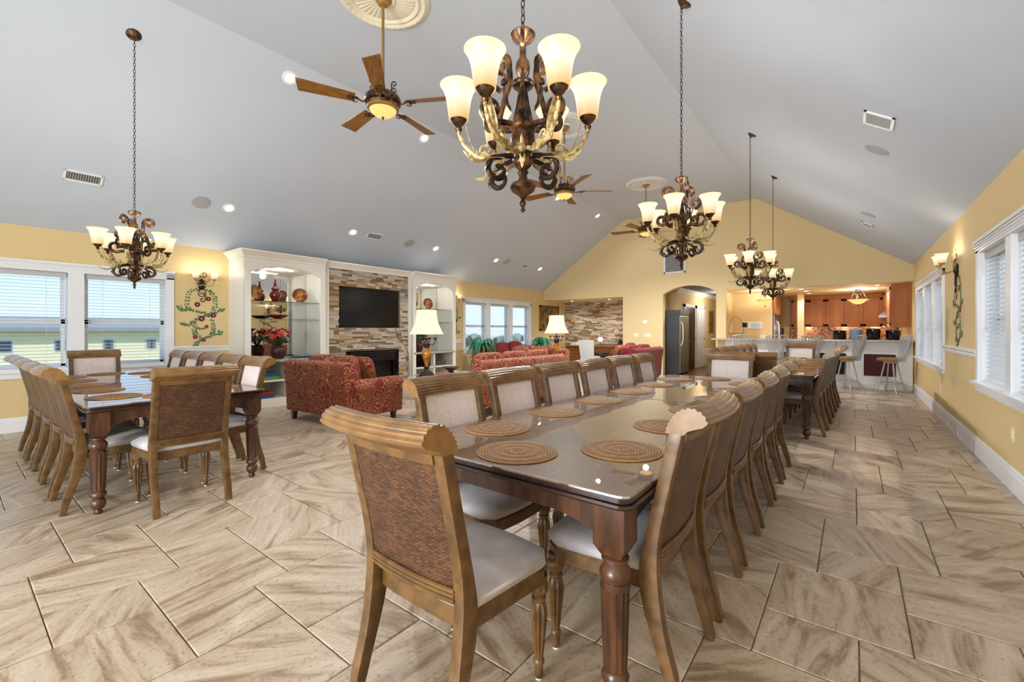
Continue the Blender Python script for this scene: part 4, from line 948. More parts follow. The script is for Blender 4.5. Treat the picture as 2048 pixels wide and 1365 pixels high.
stones(fp, 4.50, 6.40, 0, 2.5, SX, [(4.72, 6.19, 1.35, 2.17), (4.87, 6.14, -.1, .88)], .042, .10, .30, 300, random.Random(5))
for a, b_ in ((4.385, 4.50), (6.40, 6.445)): part('pilaster', MB().box(SX - .02, SX + .05, a, b_, 0, 2.5), 'cabinet_white', fp, False)
c = MB(); pr = [(0, 0), (.02, 0), (.02, .03), (.035, .045), (.07, .085), (.085, .10), (.095, .10), (.095, .125), (0, .125)]
c.loft([[(SX + .03 + p, y, 2.495 + q) for p, q in pr] for y in (4.38, 6.45)]); c.box(WL + .01, SX + .03, 4.385, 6.445, 2.5, 2.6); part('crown_moulding', c, 'cabinet_white', fp, False)
sr = MB(); sr.box(SX, SX + .03, 4.87, 4.95, 0, .88); sr.box(SX, SX + .03, 6.06, 6.14, 0, .88); sr.box(SX, SX + .03, 4.95, 6.06, .64, .88)
fr_ = part('firebox_surround', sr, 'black_gloss', fp, False)
for k in range(5): part('louvre', MB().box(SX + .028, SX + .045, 4.97, 6.04, .67 + k * .04, .69 + k * .04), 'black_matte', fr_, False)
part('firebox', MB().box(SX - .4, SX - .38, 4.95, 6.06, 0, .64).box(SX - .4, SX, 4.95, 6.06, 0, .02), 'black_matte', fp, False); part('mesh_screen', MB().box(SX - .06, SX - .055, 4.95, 6.06, .02, .64), 'screen', fp, False)
for k in range(3): part('log', MB().tube([(SX - .2 + .05 * k, 5.2 + .05 * k, .10 + .05 * k), (SX - .24 + .03 * k, 5.8 - .06 * k, .12 + .05 * k)], .045, 8), 'pot_brown', fp)
tv = thing('television', 'large black flat television set in the stone wall', 'television', (SX - .1, 5.455, 1.37)); part('body', MB().box(0, .07, -.70, .70, 0, .78), 'black_gloss', tv, False, bevel=.008); part('screen', MB().box(.07, .073, -.685, .685, .02, .765), 'screen', tv, False)
cb_ = part('television_cable', MB().tube(smoothpath([(SX + .05, 6.05, 1.36), (SX + .06, 6.06, 1.2), (SX + .06, 6.18, 1.05), (SX + .07, 6.28, .95), (SX + .08, 6.36, .78), (SX + .09, 6.38, .45), (SX + .08, 6.38, .1)], 5), .006, 6), 'black_matte', None); tag(cb_, 'thin black cable hanging from the television across the stone', 'cable')
# ------------------------------------------------------------------ things in the bookcases
def vase(x, y, z, label, s=1):
    v = thing('lidded_vase', label, 'vase', (x, y, z)); part('jar', MB().lathe([(0, 0), (.06, 0), (.065, .02), (.055, .03), (.08, .07), (.095, .12), (.085, .165), (.05, .20), (.045, .215), (0, .215)], 24), 'ceramic_red', v); part('lid', MB().lathe([(0, .215), (.06, .216), (.07, .235), (.05, .26), (.028, .29), (.02, .34), (.012, .38), (.016, .40), (.008, .425), (0, .43)], 24), 'ceramic_red', v); return v
v0 = vase(-8.12, 3.62, 1.801, 'tall dark red lidded vase in the bookcase beside the painted ivy'); dup(v0, (-8.12, 6.74, 1.801), 0, 'tall dark red lidded vase in the bookcase behind the table lamp')
def stand_plate(x, y, z, rz, label):
    p = thing('display_plate', label, 'plate', (x, y, z), rz); M_ = T(0, 0, .135, rx=R(90 - 12)) @ Matrix.Translation((0, 0, 0))
    part('plate', MB().lathe([(0, .0), (.06, .002), (.085, .012), (.13, .022), (.13, .027), (.085, .018), (0, .008)], 32, T(0, .0, .142, rx=R(78))), 'plate_brown', p)
    e_ = MB()
    for s in (-1, 1): e_.tube(smoothpath([(s * .05, -.05, .03), (s * .06, -.04, .005), (s * .055, .03, .004), (s * .03, .05, .09)], 4), .003, 5); e_.tube([(s * .05 + q, -.05, w_ + .02) for q, w_ in spiral(0, 0, .016, .004, 0, R(400), 10)], .0025, 5)
    lo_ = min(v[2] for v in e_.v); e_.v = [(v[0], v[1], v[2] - lo_ + .0005) for v in e_.v]      # feet stand on the shelf
    part('easel', e_, 'iron_rust', p); return p
stand_plate(-8.1, 4.05, 1.8005, R(70), 'painted crab plate on a stand in the bookcase beside the painted ivy'); stand_plate(-8.05, 3.25, 1.8005, R(120), 'brown plate on a stand behind the frame of the ivy-side bookcase'); stand_plate(-8.1, 7.15, 1.8005, R(80), 'brown display plate in the bookcase behind the table lamp')
b_ = part('oval_bowl', MB().lathe([(0, 0), (.05, 0), (.06, .01), (.14, .04), (.20, .075), (.19, .078), (.12, .05), (0, .02)], 28), 'ceramic_red', None); b_.location = (-8.1, 3.66, 1.496); b_.scale = (.7, 1, 1); tag(b_, 'dark red oval bowl on the lower glass shelf', 'bowl')
def flowers(x, y, z, label, seed):
    rg = random.Random(seed); f = thing('potted_hibiscus', label, 'plant', (x, y, z)); part('pot', MB().lathe([(0, 0), (.085, 0), (.095, .02), (.125, .12), (.12, .18), (.105, .205), (.115, .22), (.10, .22), (.09, .20), (0, .19)], 28), 'pot_brown', f)
    lv = MB(); s_ = MB()
    for k in range(70):
        a, e_ = rg.uniform(0, 2 * PI), rg.uniform(.1, 1.25); r = rg.uniform(.12, .23); c_ = Vector((r * math.cos(a) * math.cos(e_) * 1.05, r * math.sin(a) * math.cos(e_) * 1.05, .27 + r * math.sin(e_))); d = Vector((math.cos(a), math.sin(a), rg.uniform(-.5, .4))).normalized(); sd = d.cross(Vector((0, 0, 1))).normalized(); w_, l_ = .028, .05
        lv.add([c_ - d * l_, c_ + sd * w_ - Vector((0, 0, .01)), c_ + d * l_ - Vector((0, 0, .012)), c_ - sd * w_ - Vector((0, 0, .01)), c_ + Vector((0, 0, .004))], [(0, 1, 4), (1, 2, 4), (2, 3, 4), (3, 0, 4)]); s_.tube([(0, 0, .2), tuple(c_)], .003, 4)
    part('stems', s_, 'leaf_green', f, kind='stuff'); part('foliage', lv, 'leaf_green', f, False, kind='stuff')
    fm = MB()
    for q in range(5):
        a = R(72 * q); d = Vector((math.cos(a), math.sin(a), .45)); sd = Vector((-math.sin(a), math.cos(a), 0)); fm.add([(0, 0, 0), tuple(d * .03 + sd * .024), tuple(d * .058 + sd * .016), tuple(d * .064), tuple(d * .058 - sd * .016), tuple(d * .03 - sd * .024)], [(0, 1, 2, 3), (0, 3, 4, 5)])
    fm.tube([(0, 0, 0), (0, 0, .04)], .004, 5); fme = mesh(fm, 'flower', 'petal_red', False)
    for k in range(11):
        a, e_ = rg.uniform(0, 2 * PI), rg.uniform(.25, 1.3); r = .235; o = link('flower', fme, f, (r * math.cos(a) * math.cos(e_), r * math.sin(a) * math.cos(e_), .28 + r * math.sin(e_))); o.rotation_euler = (0, PI / 2 - e_, a); s2 = rg.uniform(.8, 1.15); o.scale = (s2, s2, s2)
    return f
flowers(-8.02, 3.62, .801, 'red flowering plant in a brown pot in the bookcase beside the painted ivy', 2); flowers(-8.02, 6.78, .801, 'red flowering plant half hidden behind the table lamp shade', 4)
tr_ = thing('bead_tray', 'black tray with a string of blue glass balls on the bookcase counter', 'tray', (-7.98, 4.08, .801)); part('tray', MB().box(-.09, .09, -.2, .2, 0, .012), 'black_matte', tr_, False, bevel=.004)
bm_ = mesh(MB().lathe([(0, 0), (.016, .004), (.023, .023), (.016, .042), (0, .046)], 12), 'ball', 'pot_blue')
for k in range(6): link('ball', bm_, tr_, (.0 + .02 * (k % 2), -.1 + .04 * k, .012))
def book(x, y, z, l, w_, h, m_, label): o = part('book', MB().box(-w_ / 2, w_ / 2, -l / 2, l / 2, 0, h), m_, None, False, bevel=.003); o.location = (x, y, z); tag(o, label, 'book', 'books in the ivy-side bookcase')
book(-8.0, 3.42, .452, .32, .24, .055, 'book_green', 'green book on the upper shelf of the low bookcase section'); book(-8.0, 3.42, .509, .30, .22, .06, 'book_blue', 'large blue book lying on the green book'); book(-8.0, 3.36, .142, .3, .22, .05, 'book_blue', 'blue book on the bottom shelf of the bookcase'); book(-8.0, 3.36, .194, .26, .2, .05, 'book_red', 'red book on top of the bottom shelf blue book')
cbx = part('media_box', MB().box(-.12, .12, -.2, .2, 0, .10), 'steel', None, False, bevel=.006); cbx.location = (-8.05, 7.4, .452); tag(cbx, 'small silver media box on the shelf behind the table lamp', 'electronics')
cbx = part('media_box', MB().box(-.14, .14, -.22, .22, 0, .24), 'black_gloss', None, False, bevel=.006); cbx.location = (-8.05, 6.84, .452); tag(cbx, 'large black electronics box on the shelf behind the table lamp', 'electronics')
# ================================================================== LIVING ROOM
def cushion(mb, cx, cy, cz, w, d, h, M=None, n=10, p=3.0):
    rings = []
    for k in range(n + 1):
        t = -1 + 2 * k / n; hh = h / 2; s = (1 - abs(t) ** p) ** (1 / p) if abs(t) < 1 else 0; s = .72 + .28 * s
        ring = []
        for j in range(20):
            a = 2 * PI * j / 20; ca, sa = math.cos(a), math.sin(a); e = 2 / 5.0; ring.append((cx + w / 2 * s * math.copysign(abs(ca) ** e, ca), cy + d / 2 * s * math.copysign(abs(sa) ** e, sa), cz + hh * t))
        rings.append(ring)
    return mb.loft(rings, M=M)
def make_sofa(Wd, label, m_='paisley', m2='paisley', ncush=2, backh=.88):
    s = thing('sofa', label, 'sofa'); h = Wd / 2
    part('base', MB().box(-h + .08, h - .08, .05, .92, .13, .30), m_, s, True, bevel=.03)
    part('backrest', MB().loft([[(x, .0 - .0, .13), (x, .16, .13), (x, .22, .5), (x, .17, backh - .06), (x, .12, backh - .01), (x, .03, backh), (x, -.05, backh - .03), (x, -.06, backh - .09), (x, -.02, .5)] for x in (-h + .03, h - .03)]), m_, s, True, bevel=.02, angle=50)
    for sx in (-1, 1):
        a = MB(); xo = sx * (h - .09); prof = []
        for q in range(15): an = R(-40 + 260 * q / 14); prof.append((xo + .115 * math.cos(an) * 1.0, .53 + .105 * math.sin(an)))
        prof += [(xo - .075, .13), (xo + .075, .13)]
        a.prism(prof, .08, .94, 'xz'); part('arm', a, m_, s, True, bevel=.012, angle=50)
        for y in (.07, .86): part('leg', MB().loft([[(sx * (h - .12) + p * .024, y + q * .024, 0) for p, q in ((-1, -1), (1, -1), (1, 1), (-1, 1))], [(sx * (h - .12) + p * .034, y + q * .034, .135) for p, q in ((-1, -1), (1, -1), (1, 1), (-1, 1))]]), 'mahogany', s, False)
    w = (Wd - .40) / ncush
    for k in range(ncush):
        cx_ = -Wd / 2 + .20 + w * (k + .5); c1 = MB(); cushion(c1, cx_, .58, .375, w - .01, .72, .17); part('seat_cushion', c1, m2, s, True, angle=60)
        c2 = MB(); cushion(c2, 0, 0, 0, w - .02, .17, .48, M=T(cx_, .30, .70, rx=R(8))); part('back_cushion', c2, m2, s, True, angle=60)
    return s
s1 = make_sofa(1.46, 'paisley loveseat with its back to the dining tables, in front of the bookcase'); s1.location = (-5.90, 3.16, 0); s1.rotation_euler = (0, 0, R(5))
s2 = make_sofa(2.40, 'long paisley sofa with its back to the dining table chairs', ncush=3, backh=.86); s2.location = (-4.30, 5.98, 0); s2.rotation_euler = (0, 0, R(90))
s3 = make_sofa(1.50, 'paisley loveseat on the far side of the coffee table facing the dining room'); s3.location = (-5.85, 8.75, 0); s3.rotation_euler = (0, 0, R(180))
s4 = make_sofa(2.0, 'dark red sofa under the far triple window between the ferns', 'red_velvet', 'paisley'); s4.location = (WL + .12, 10.1, 0); s4.rotation_euler = (0, 0, R(-90))
s5 = make_sofa(1.9, 'red sofa beside the desk alcove, nearest the arch', 'red_velvet', 'red_velvet'); s5.location = (-3.95, 10.55, 0); s5.rotation_euler = (0, 0, R(90))
def pillow(x, y, z, rz, tilt, m_, label, s=.46):
    mb = MB(); rings = []
    for k in range(9):
        t = -1 + k / 4; th_ = .075 * (1 - abs(t) ** 2.5); ring = []
        for j in range(24):
            a = 2 * PI * j / 24; ca, sa = math.cos(a), math.sin(a); e = 2 / 4.5; k_ = (.80 + .20 * (1 - abs(t) ** 3)); ring.append((s / 2 * k_ * math.copysign(abs(ca) ** e, ca), t * .075, s / 2 * k_ * math.copysign(abs(sa) ** e, sa)))
        rings.append(ring)
    mb.loft(rings); o = part('throw_pillow', mb, m_, None, True, angle=70); o.location = (x, y, z); o.rotation_euler = (R(tilt), 0, rz); tag(o, label, 'pillow', 'throw pillows')
pillow(-5.66, 3.76, .70, R(5), 14, 'paisley', 'paisley throw pillow against the loveseat arm in front of the fireplace', .44)
pillow(-5.60, 8.20, .70, 0, -14, 'paisley', 'paisley throw pillow on the loveseat across the coffee table, sofa side'); pillow(-6.12, 8.20, .70, 0, -14, 'paisley', 'paisley throw pillow on the loveseat across the coffee table, bookcase side')
pillow(-7.78, 9.62, .72, R(-90), 14, 'red_velvet', 'dark red throw pillow under the window, beside the fern nearer the bookcase', .5); pillow(-7.78, 10.22, .73, R(-90), 14, 'red_velvet', 'dark red throw pillow in the middle of the window sofa', .52)
pillow(-4.50, 10.10, .71, R(90), 14, 'paisley', 'patterned pillow leaning in the corner of the red sofa', .48); pillow(-4.50, 10.66, .73, R(90), 14, 'red_velvet', 'red velvet pillow on the red sofa nearest the arch', .52)
# end tables with glass tops
def end_table(x, y, z, r, label):
    t = thing('end_table', label, 'table', (x, y, 0)); part('glass_top', MB().lathe([(0, z - .014), (r - .006, z - .014), (r, z - .007), (r - .004, z), (0, z)], 40), 'table_green_glass', t)
    lg = None
    for k in range(4):
        a = R(45 + 90 * k); p = spiral(r * .62, z - .09, .055, .014, R(90), R(-230), 14)
        path = [(q, w_) for q, w_ in reversed(p)] + [(r * .70, z - .03)]
        pts = smoothpath([(r * .55, z - .016), (r * .66, z - .06), (r * .58, z * .62), (r * .34, z * .42), (r * .30, z * .26), (r * .50, z * .06), (r * .72, .012)], 4)
        part('leg', MB().tube(polar(pts, a), .013, 7).tube(polar(spiral(r * .66, z * .78, .05, .01, R(120), R(-260), 14), a), .008, 6), 'iron_grey', t)
    part('stretcher', MB().tube([(r * .3 * math.cos(2 * PI * q / 20), r * .3 * math.sin(2 * PI * q / 20), z * .34) for q in range(21)], .009, 6), 'iron_grey', t)
    return t
end_table(-5.0, 4.42, .60, .34, 'round glass end table with scrolled iron legs between the paisley sofas'); end_table(-4.78, 7.65, .60, .36, 'glass end table carrying the lamp behind the long paisley sofa'); end_table(-7.75, 8.72, .60, .36, 'glass end table under the fern nearer the bookcase'); end_table(-7.75, 11.5, .60, .36, 'glass end table under the fern nearer the alcove')
def make_lamp(x, y, z, label):
    l = thing('table_lamp', label, 'lamp', (x, y, z), group='amber urn table lamps')
    part('base', MB().loft([[(.085 * a, .085 * b_, 0) for a, b_ in ((-1, -1), (1, -1), (1, 1), (-1, 1))], [(.085 * a, .085 * b_, .02) for a, b_ in ((-1, -1), (1, -1), (1, 1), (-1, 1))], [(.05 * a, .05 * b_, .09) for a, b_ in ((-1, -1), (1, -1), (1, 1), (-1, 1))]]).lathe([(.045, .09), (.05, .10), (.03, .12), (.045, .14), (.045, .155), (.022, .17), (0, .17)], 20), 'lamp_dark', l)
    part('urn', MB().lathe([(0, .165), (.025, .165), (.03, .20), (.055, .28), (.066, .34), (.058, .40), (.04, .43), (.045, .44), (0, .445)], 28), 'ceramic_amber', l)
    part('neck', MB().lathe([(0, .44), (.04, .44), (.05, .47), (.055, .50), (.035, .53), (.02, .55), (.03, .58), (.012, .60), (.012, .74), (0, .74)], 20), 'lamp_dark', l)
    for k in range(4):
        a = R(90 * k + 30); part('candle_arm', MB().tube(polar(smoothpath([(.03, .50), (.09, .48), (.13, .53), (.13, .57)], 5), a), .007, 6).lathe([(0, 0), (.02, 0), (.032, .016), (.03, .022), (0, .022)], 14, T(.13 * math.cos(a), .13 * math.sin(a), .565)), 'bronze_dark', l)
    n = 40; prof = []
    for q in range(9): t = q / 8; prof.append((.245 - .10 * t - .028 * math.sin(PI * t), .64 + .36 * t))
    rings = [[(r * (1 + .03 * abs(math.cos(3 * 2 * PI * j / n))) * math.cos(2 * PI * j / n), r * (1 + .03 * abs(math.cos(3 * 2 * PI * j / n))) * math.sin(2 * PI * j / n), z_) for j in range(n)] for r, z_ in prof + [(r - .004, z_) for r, z_ in reversed(prof)]]
    part('lamp_shade', MB().loft(rings, caps=False), 'lampshade_glow', l); part('finial', MB().lathe([(.004, .72), (.004, 1.01), (.012, 1.02), (.006, 1.04), (0, 1.045)], 10), 'bronze', l)
    lamp_light('bulb', (0, 0, .84), 5, (1, .86, .68), .04, l); return l
l1 = make_lamp(-5.03, 4.42, .601, 'glowing table lamp with amber urn on the glass end table in front of the bookcase'); dup(l1, (-4.78, 7.66, .601), .4, 'glowing amber urn lamp in front of the stone alcove')
def fern(x, y, z, label, seed):
    rg = random.Random(seed); f = thing('potted_fern', label, 'plant', (x, y, z), group='ferns flanking the window sofa'); part('pot', MB().lathe([(0, 0), (.06, 0), (.065, .02), (.10, .10), (.09, .17), (.05, .20), (.06, .22), (0, .22)], 22), 'pot_brown', f)
    for k in range(52):
        a = rg.uniform(0, 2 * PI); L_ = rg.uniform(.30, .48); up = rg.uniform(.12, .36); fr = MB(); n = 9; P = []
        for q in range(n): t = q / (n - 1); P.append(Vector((L_ * t * math.cos(a), L_ * t * math.sin(a), .22 + up * 4 * t * (1 - t) * .8 + up * .3 * t - .22 * t * t)))
        sd = Vector((-math.sin(a), math.cos(a), 0)); v, fc = [], []
        for q in range(n):
            t = q / (n - 1); w_ = .034 * math.sin(PI * min(.12 + t * .88, 1)) + .002
            v += [P[q] - sd * w_ * (1 if q % 2 else .45) - Vector((0, 0, w_ * .4)), P[q], P[q] + sd * w_ * (1 if q % 2 else .45) - Vector((0, 0, w_ * .4))]
            if q: o_ = 3 * q; fc += [(o_ - 3, o_ - 2, o_ + 1, o_), (o_ - 2, o_ - 1, o_ + 2, o_ + 1)]
        fr.add(v, fc); part('frond', fr, 'fern_green', f, False)
fern(-7.75, 8.72, .601, 'green fern in a brown pot, the one nearer the bookcase', 1); fern(-7.75, 11.5, .601, 'green fern in a brown pot, the one nearer the jungle picture', 2)
ct = thing('coffee_table', 'low stone-topped coffee table in the middle of the paisley sofas', 'table', (-5.95, 6.0, 0)); part('table_top', MB().box(-.62, .62, -.55, .55, .42, .46), 'granite', ct, False, bevel=.01)
for sx in (-1, 1):
    for sy in (-1, 1): part('leg', MB().lathe([(0, 0), (.03, 0), (.04, .03), (.025, .06), (.035, .2), (.045, .36), (.05, .42), (0, .42)], 14, T(sx * .5, sy * .43, 0)), 'iron_grey', ct)
bo = part('metal_bowl', MB().lathe([(0, 0), (.07, 0), (.06, .02), (.04, .03), (.10, .07), (.19, .12), (.185, .123), (.09, .08), (0, .045)], 26), 'iron_rust', None); bo.location = (-6.25, 6.12, .461); tag(bo, 'wide dark metal bowl on the coffee table', 'bowl')
# ------------------------------------------------------------------ alcove: stone wall, desk, chair, picture
aw = thing('stone_wall', 'stacked ledger stone covering the back wall of the desk alcove', 'stone wall', (0, 0, 0)); stones(aw, WL, -5.55, .0, 2.32, 14.16, [], .045, .12, .34, 0, random.Random(9), axis='y')
for x in (-7.75, -6.35):
    t = thing('recessed_light', 'small recessed light in the alcove soffit, %s side' % ('window' if x < -7 else 'arch'), 'ceiling light', (x, 13.45, 2.318)); part('trim_ring', MB().lathe([(.05, 0), (.052, -.005), (.075, -.004), (.08, 0)], 20, caps=False), 'trim_white', t); part('bulb', MB().lathe([(0, -.008), (.05, -.002), (0, 0)], 16), 'can_glow', t); lamp_light('light', (0, 0, -.03), 34, (1, .95, .88), .04, t, spot=R(140))
dk = thing('desk', 'pine kneehole desk with brass knobs in front of the stone alcove wall', 'desk', (-6.85, 13.70, 0)); part('desk_top', MB().box(-1.12, 1.12, -.34, .34, .73, .77), 'desk_wood', dk, False, bevel=.006)
for sx in (-1, 1):
    part('pedestal', MB().box(sx * .82 - .28, sx * .82 + .28, -.30, .32, .0, .73), 'maple_dark', dk, False)
    for k in range(3): d_ = part('drawer', MB().box(sx * .82 - .25, sx * .82 + .25, -.318, -.30, .07 + k * .215, .265 + k * .215), 'desk_wood', dk, False, bevel=.004); part('knob', MB().lathe([(0, 0), (.008, 0), (.008, .012), (.018, .02), (0, .03)], 12, T(sx * .82, -.318, .167 + k * .215, rx=R(90))), 'bronze', d_)
    for xx in (sx * 1.10, sx * .54): part('bamboo_post', MB().tube([(xx, -.315, 0), (xx, -.315, .73)], .022, 10), 'maple_dark', dk)
d_ = part('drawer', MB().box(-.5, .5, -.30, -.28, .62, .72), 'desk_wood', dk, False, bevel=.004); part('knob', MB().lathe([(0, 0), (.008, 0), (.018, .02), (0, .03)], 12, T(0, -.30, .67, rx=R(90))), 'bronze', d_)
wc = thing('slipcover_chair', 'tall white slipcovered chair with its back turned, at the desk', 'chair', (-6.60, 12.55, 0), R(4)); part('backrest', MB().loft([[(-.23, -.24, .0), (.23, -.24, 0), (.23, -.18, 0), (-.23, -.18, 0)], [(-.22, -.22, .45), (.22, -.22, .45), (.22, -.16, .45), (-.22, -.16, .45)], [(-.26, -.30, 1.0), (.26, -.30, 1.0), (.26, -.24, 1.0), (-.26, -.24, 1.0)]]), 'slipcover', wc, True, bevel=.01); part('skirted_seat', MB().box(-.24, .24, -.18, .28, 0, .47), 'slipcover', wc, False, bevel=.015)
for k in range(3): part('seam', MB().tube([(-.12 + .12 * k, -.245, .02), (-.12 + .12 * k, -.228, .45), (-.13 + .13 * k, -.305, .98)], .003, 4), 'slipcover', wc)
dl = thing('desk_lamp', 'small round glowing lamp on the desk', 'lamp', (-6.75, 13.6, .771)); part('base', MB().lathe([(0, 0), (.06, 0), (.05, .02), (.012, .04), (.012, .16), (0, .16)], 16), 'lamp_dark', dl); part('globe', MB().lathe([(0, .14), (.05, .15), (.085, .20), (.085, .24), (.05, .29), (0, .30)], 20), 'bulb_glow', dl); part('finial', MB().tube([(0, 0, .29), (0, 0, .36)], .006, 6), 'iron_rust', dl); lamp_light('bulb', (0, -.15, .3), 3, (1, .9, .75), .05, dl)
oc = thing('orchid', 'white orchid in a terracotta pot on the desk', 'plant', (-6.0, 13.55, .771)); part('pot', MB().lathe([(0, 0), (.06, 0), (.09, .05), (.10, .10), (.085, .14), (.09, .15), (0, .14)], 20), 'pot_brown', oc)
lv = MB(); rg = random.Random(8)
for k in range(6):
    a = R(60 * k + 10); leaf(lv, smoothpath([(.02, .14), (.08, .20), (.14, .19), (.19, .14)], 3), .04, a)
part('leaves', lv, 'leaf_green', oc, False)
for k, (dx, top) in enumerate(((-.1, .52), (.08, .48))):
    part('stem', MB().tube(smoothpath([(0, 0, .14), (dx * .2, 0, .34), (dx * .7, 0, top - .04), (dx * 1.8, -.02, top)], 5), .005, 5), 'paint_stem', oc)
    for q in range(6):
        m_ = MB(); c0 = Vector((dx * (.5 + .3 * q), -.02, top - .02 * abs(q - 3) + .02))
        for j in range(5): a = R(72 * j); m_.add([tuple(c0 + Vector((.012 * math.cos(a - .6), -.006, .012 * math.sin(a - .6)))), tuple(c0 + Vector((.04 * math.cos(a), 0, .04 * math.sin(a)))), tuple(c0 + Vector((.012 * math.cos(a + .6), -.006, .012 * math.sin(a + .6)))), tuple(c0 + Vector((0, -.012, 0)))], [(0, 1, 3), (1, 2, 3)])
        part('blossom', m_, 'petal_white', oc, False)
for k, (x, m_, l) in enumerate(((-7.72, 'plastic_white', 'small white box stack at the window end of the desk'), (-7.42, 'trim_white', 'white paper tray on the desk beside the white boxes'))):
    o = part('paper_tray', MB().box(-.12, .12, -.14, .14, 0, .06).box(-.10, .10, -.12, .12, .06, .11 - .03 * k), m_, None, False, bevel=.004); o.location = (x, 13.62, .771); tag(o, l, 'tray')
pc = thing('framed_picture', 'gilt framed jungle picture on the wall of the desk alcove', 'picture', (WL, 13.05, 1.72), R(90)); fr = MB()
for a in ((-.62, .62, .36, .44), (-.62, .62, -.44, -.36), (-.62, -.54, -.44, .44), (.54, .62, -.44, .44)): fr.box(a[0], a[1], -.035, 0, a[2], a[3])
part('frame', fr, 'picture_frame', pc, False, bevel=.006); part('canvas', MB().box(-.54, .54, -.012, -.004, -.36, .36), 'picture_dark', pc, False)
# ================================================================== KITCHEN BAR
bar = thing('kitchen_bar', 'white breakfast bar with granite top across the kitchen opening', 'bar', (0, 12.62, 0))
part('body', MB().box(KX0 + .006, WR - .03, 0, .22, 0, 1.04), 'trim_white', bar, False); part('countertop', MB().box(-2.95, WR - .002, -.26, .075, 1.045, 1.09).box(KX0 + .005, WR - .002, .075, .32, 1.045, 1.09), 'granite', bar, False, bevel=.008)
part('kick_board', MB().box(KX0, WR - .03, -.012, 0, 0, .12), 'trim_white', bar, False)
for x in (-2.45, -1.4, -.35, .85): part('corbel', MB().prism([(0, 1.04), (-.2, 1.04), (-.2, 1.0), (-.1, .93), (-.04, .80), (0, .76)], x - .03, x + .03, 'yz'), 'trim_white', bar, False)
for a, b_, m_, l in ((.19, .73, 'plum', 'plum coloured square panel'), (-.62, -.13, 'black_matte', 'dark square panel'), (-1.45, -.95, 'plum', None)): part('front_panel', MB().box(a, b_, -.012, 0, .29, .77), m_, bar, False, label=l)
def make_stool(label):
    s = thing('bar_stool', label, 'stool', group='grey metal bar stools at the breakfast bar')
    for k in range(4):
        a = R(45 + 90 * k); part('leg', MB().tube(smoothpath([(.10 * math.cos(a), .10 * math.sin(a), .64), (.15 * math.cos(a), .15 * math.sin(a), .38), (.20 * math.cos(a), .20 * math.sin(a), .16), (.27 * math.cos(a), .27 * math.sin(a), .0)], 5), .013, 7), 'stool_metal', s)
    part('foot_ring', MB().tube([(.20 * math.cos(2 * PI * q / 28), .20 * math.sin(2 * PI * q / 28), .20) for q in range(29)], .009, 6, caps=False), 'stool_metal', s); part('swivel_plate', MB().lathe([(0, .62), (.11, .62), (.13, .645), (.13, .66), (0, .66)], 24), 'stool_metal', s)
    c = MB(); cushion(c, 0, 0, .695, .40, .40, .075); part('seat_cushion', c, 'wicker', s, angle=60)
    fr = MB(); top = [(-.21 + .42 * q / 12, -.225 - .05 * (1 - (2 * q / 12 - 1) ** 2) - .04, 1.17 + .02 * (1 - (2 * q / 12 - 1) ** 2)) for q in range(13)]; fr.tube(top, .011, 7)
    lowr = [(-.13 + .26 * q / 8, -.19 - .02 * (1 - (2 * q / 8 - 1) ** 2), .66) for q in range(9)]; fr.tube(lowr, .011, 7); fr.tube([(-.13, -.19, .66), (-.10, -.08, .655)], .011, 6); fr.tube([(.13, -.19, .66), (.10, -.08, .655)], .011, 6); part('back_frame', fr, 'stool_metal', s)
    for q in range(8):
        t = q / 7; x0, x1 = -.13 + .26 * t, -.21 + .42 * t; b0 = -.19 - .02 * (1 - (2 * t - 1) ** 2); b1 = -.265 - .05 * (1 - (2 * t - 1) ** 2)
        part('slat', MB().tube(smoothpath([(x0, b0, .66), ((x0 * .75 + x1 * .25), b0 - .015, .84), (x1, b1, 1.175)], 4), .016, 6, flat=.3, up=(0, 1, 0)), 'stool_metal', s)
    return s
ST = [(.62, 12.05, -62, 'grey slatted bar stool in front of the plum panel nearest the right wall'), (-.10, 12.02, -58, 'grey slatted bar stool second from the right wall'), (-.80, 12.10, -20, 'grey slatted bar stool at the middle of the bar'), (-1.46, 12.10, -12, 'grey slatted bar stool second from the column'), (-2.16, 12.10, -8, 'grey slatted bar stool nearest the column and wire basket')]
st0 = make_stool(ST[0][3])
for k, (x, y, a, l) in enumerate(ST):
    o = st0 if k == 0 else dup(st0, (0, 0, 0), 0, l); o.location = (x, y, 0); o.rotation_euler = (0, 0, R(-a)); o['label'] = l
bk = thing('wire_basket', 'dark wire fruit basket at the column end of the bar counter', 'basket', (-2.38, 12.5, 1.091))
for k in range(12): a = R(30 * k); part('wire', MB().tube(polar(smoothpath([(.02, .004), (.09, .01), (.15, .06), (.18, .13)], 3), a), .004, 5), 'iron_rust', bk)
for r, z in ((.18, .13), (.14, .055)): part('ring', MB().tube([(r * math.cos(2 * PI * q / 28), r * math.sin(2 * PI * q / 28), z) for q in range(29)], .005, 5, caps=False), 'iron_rust', bk)
part('handle', MB().tube([(.18 * math.cos(a), 0, .13 + .42 * math.sin(a)) for a in [PI * q / 16 for q in range(17)]], .005, 5), 'iron_rust', bk)
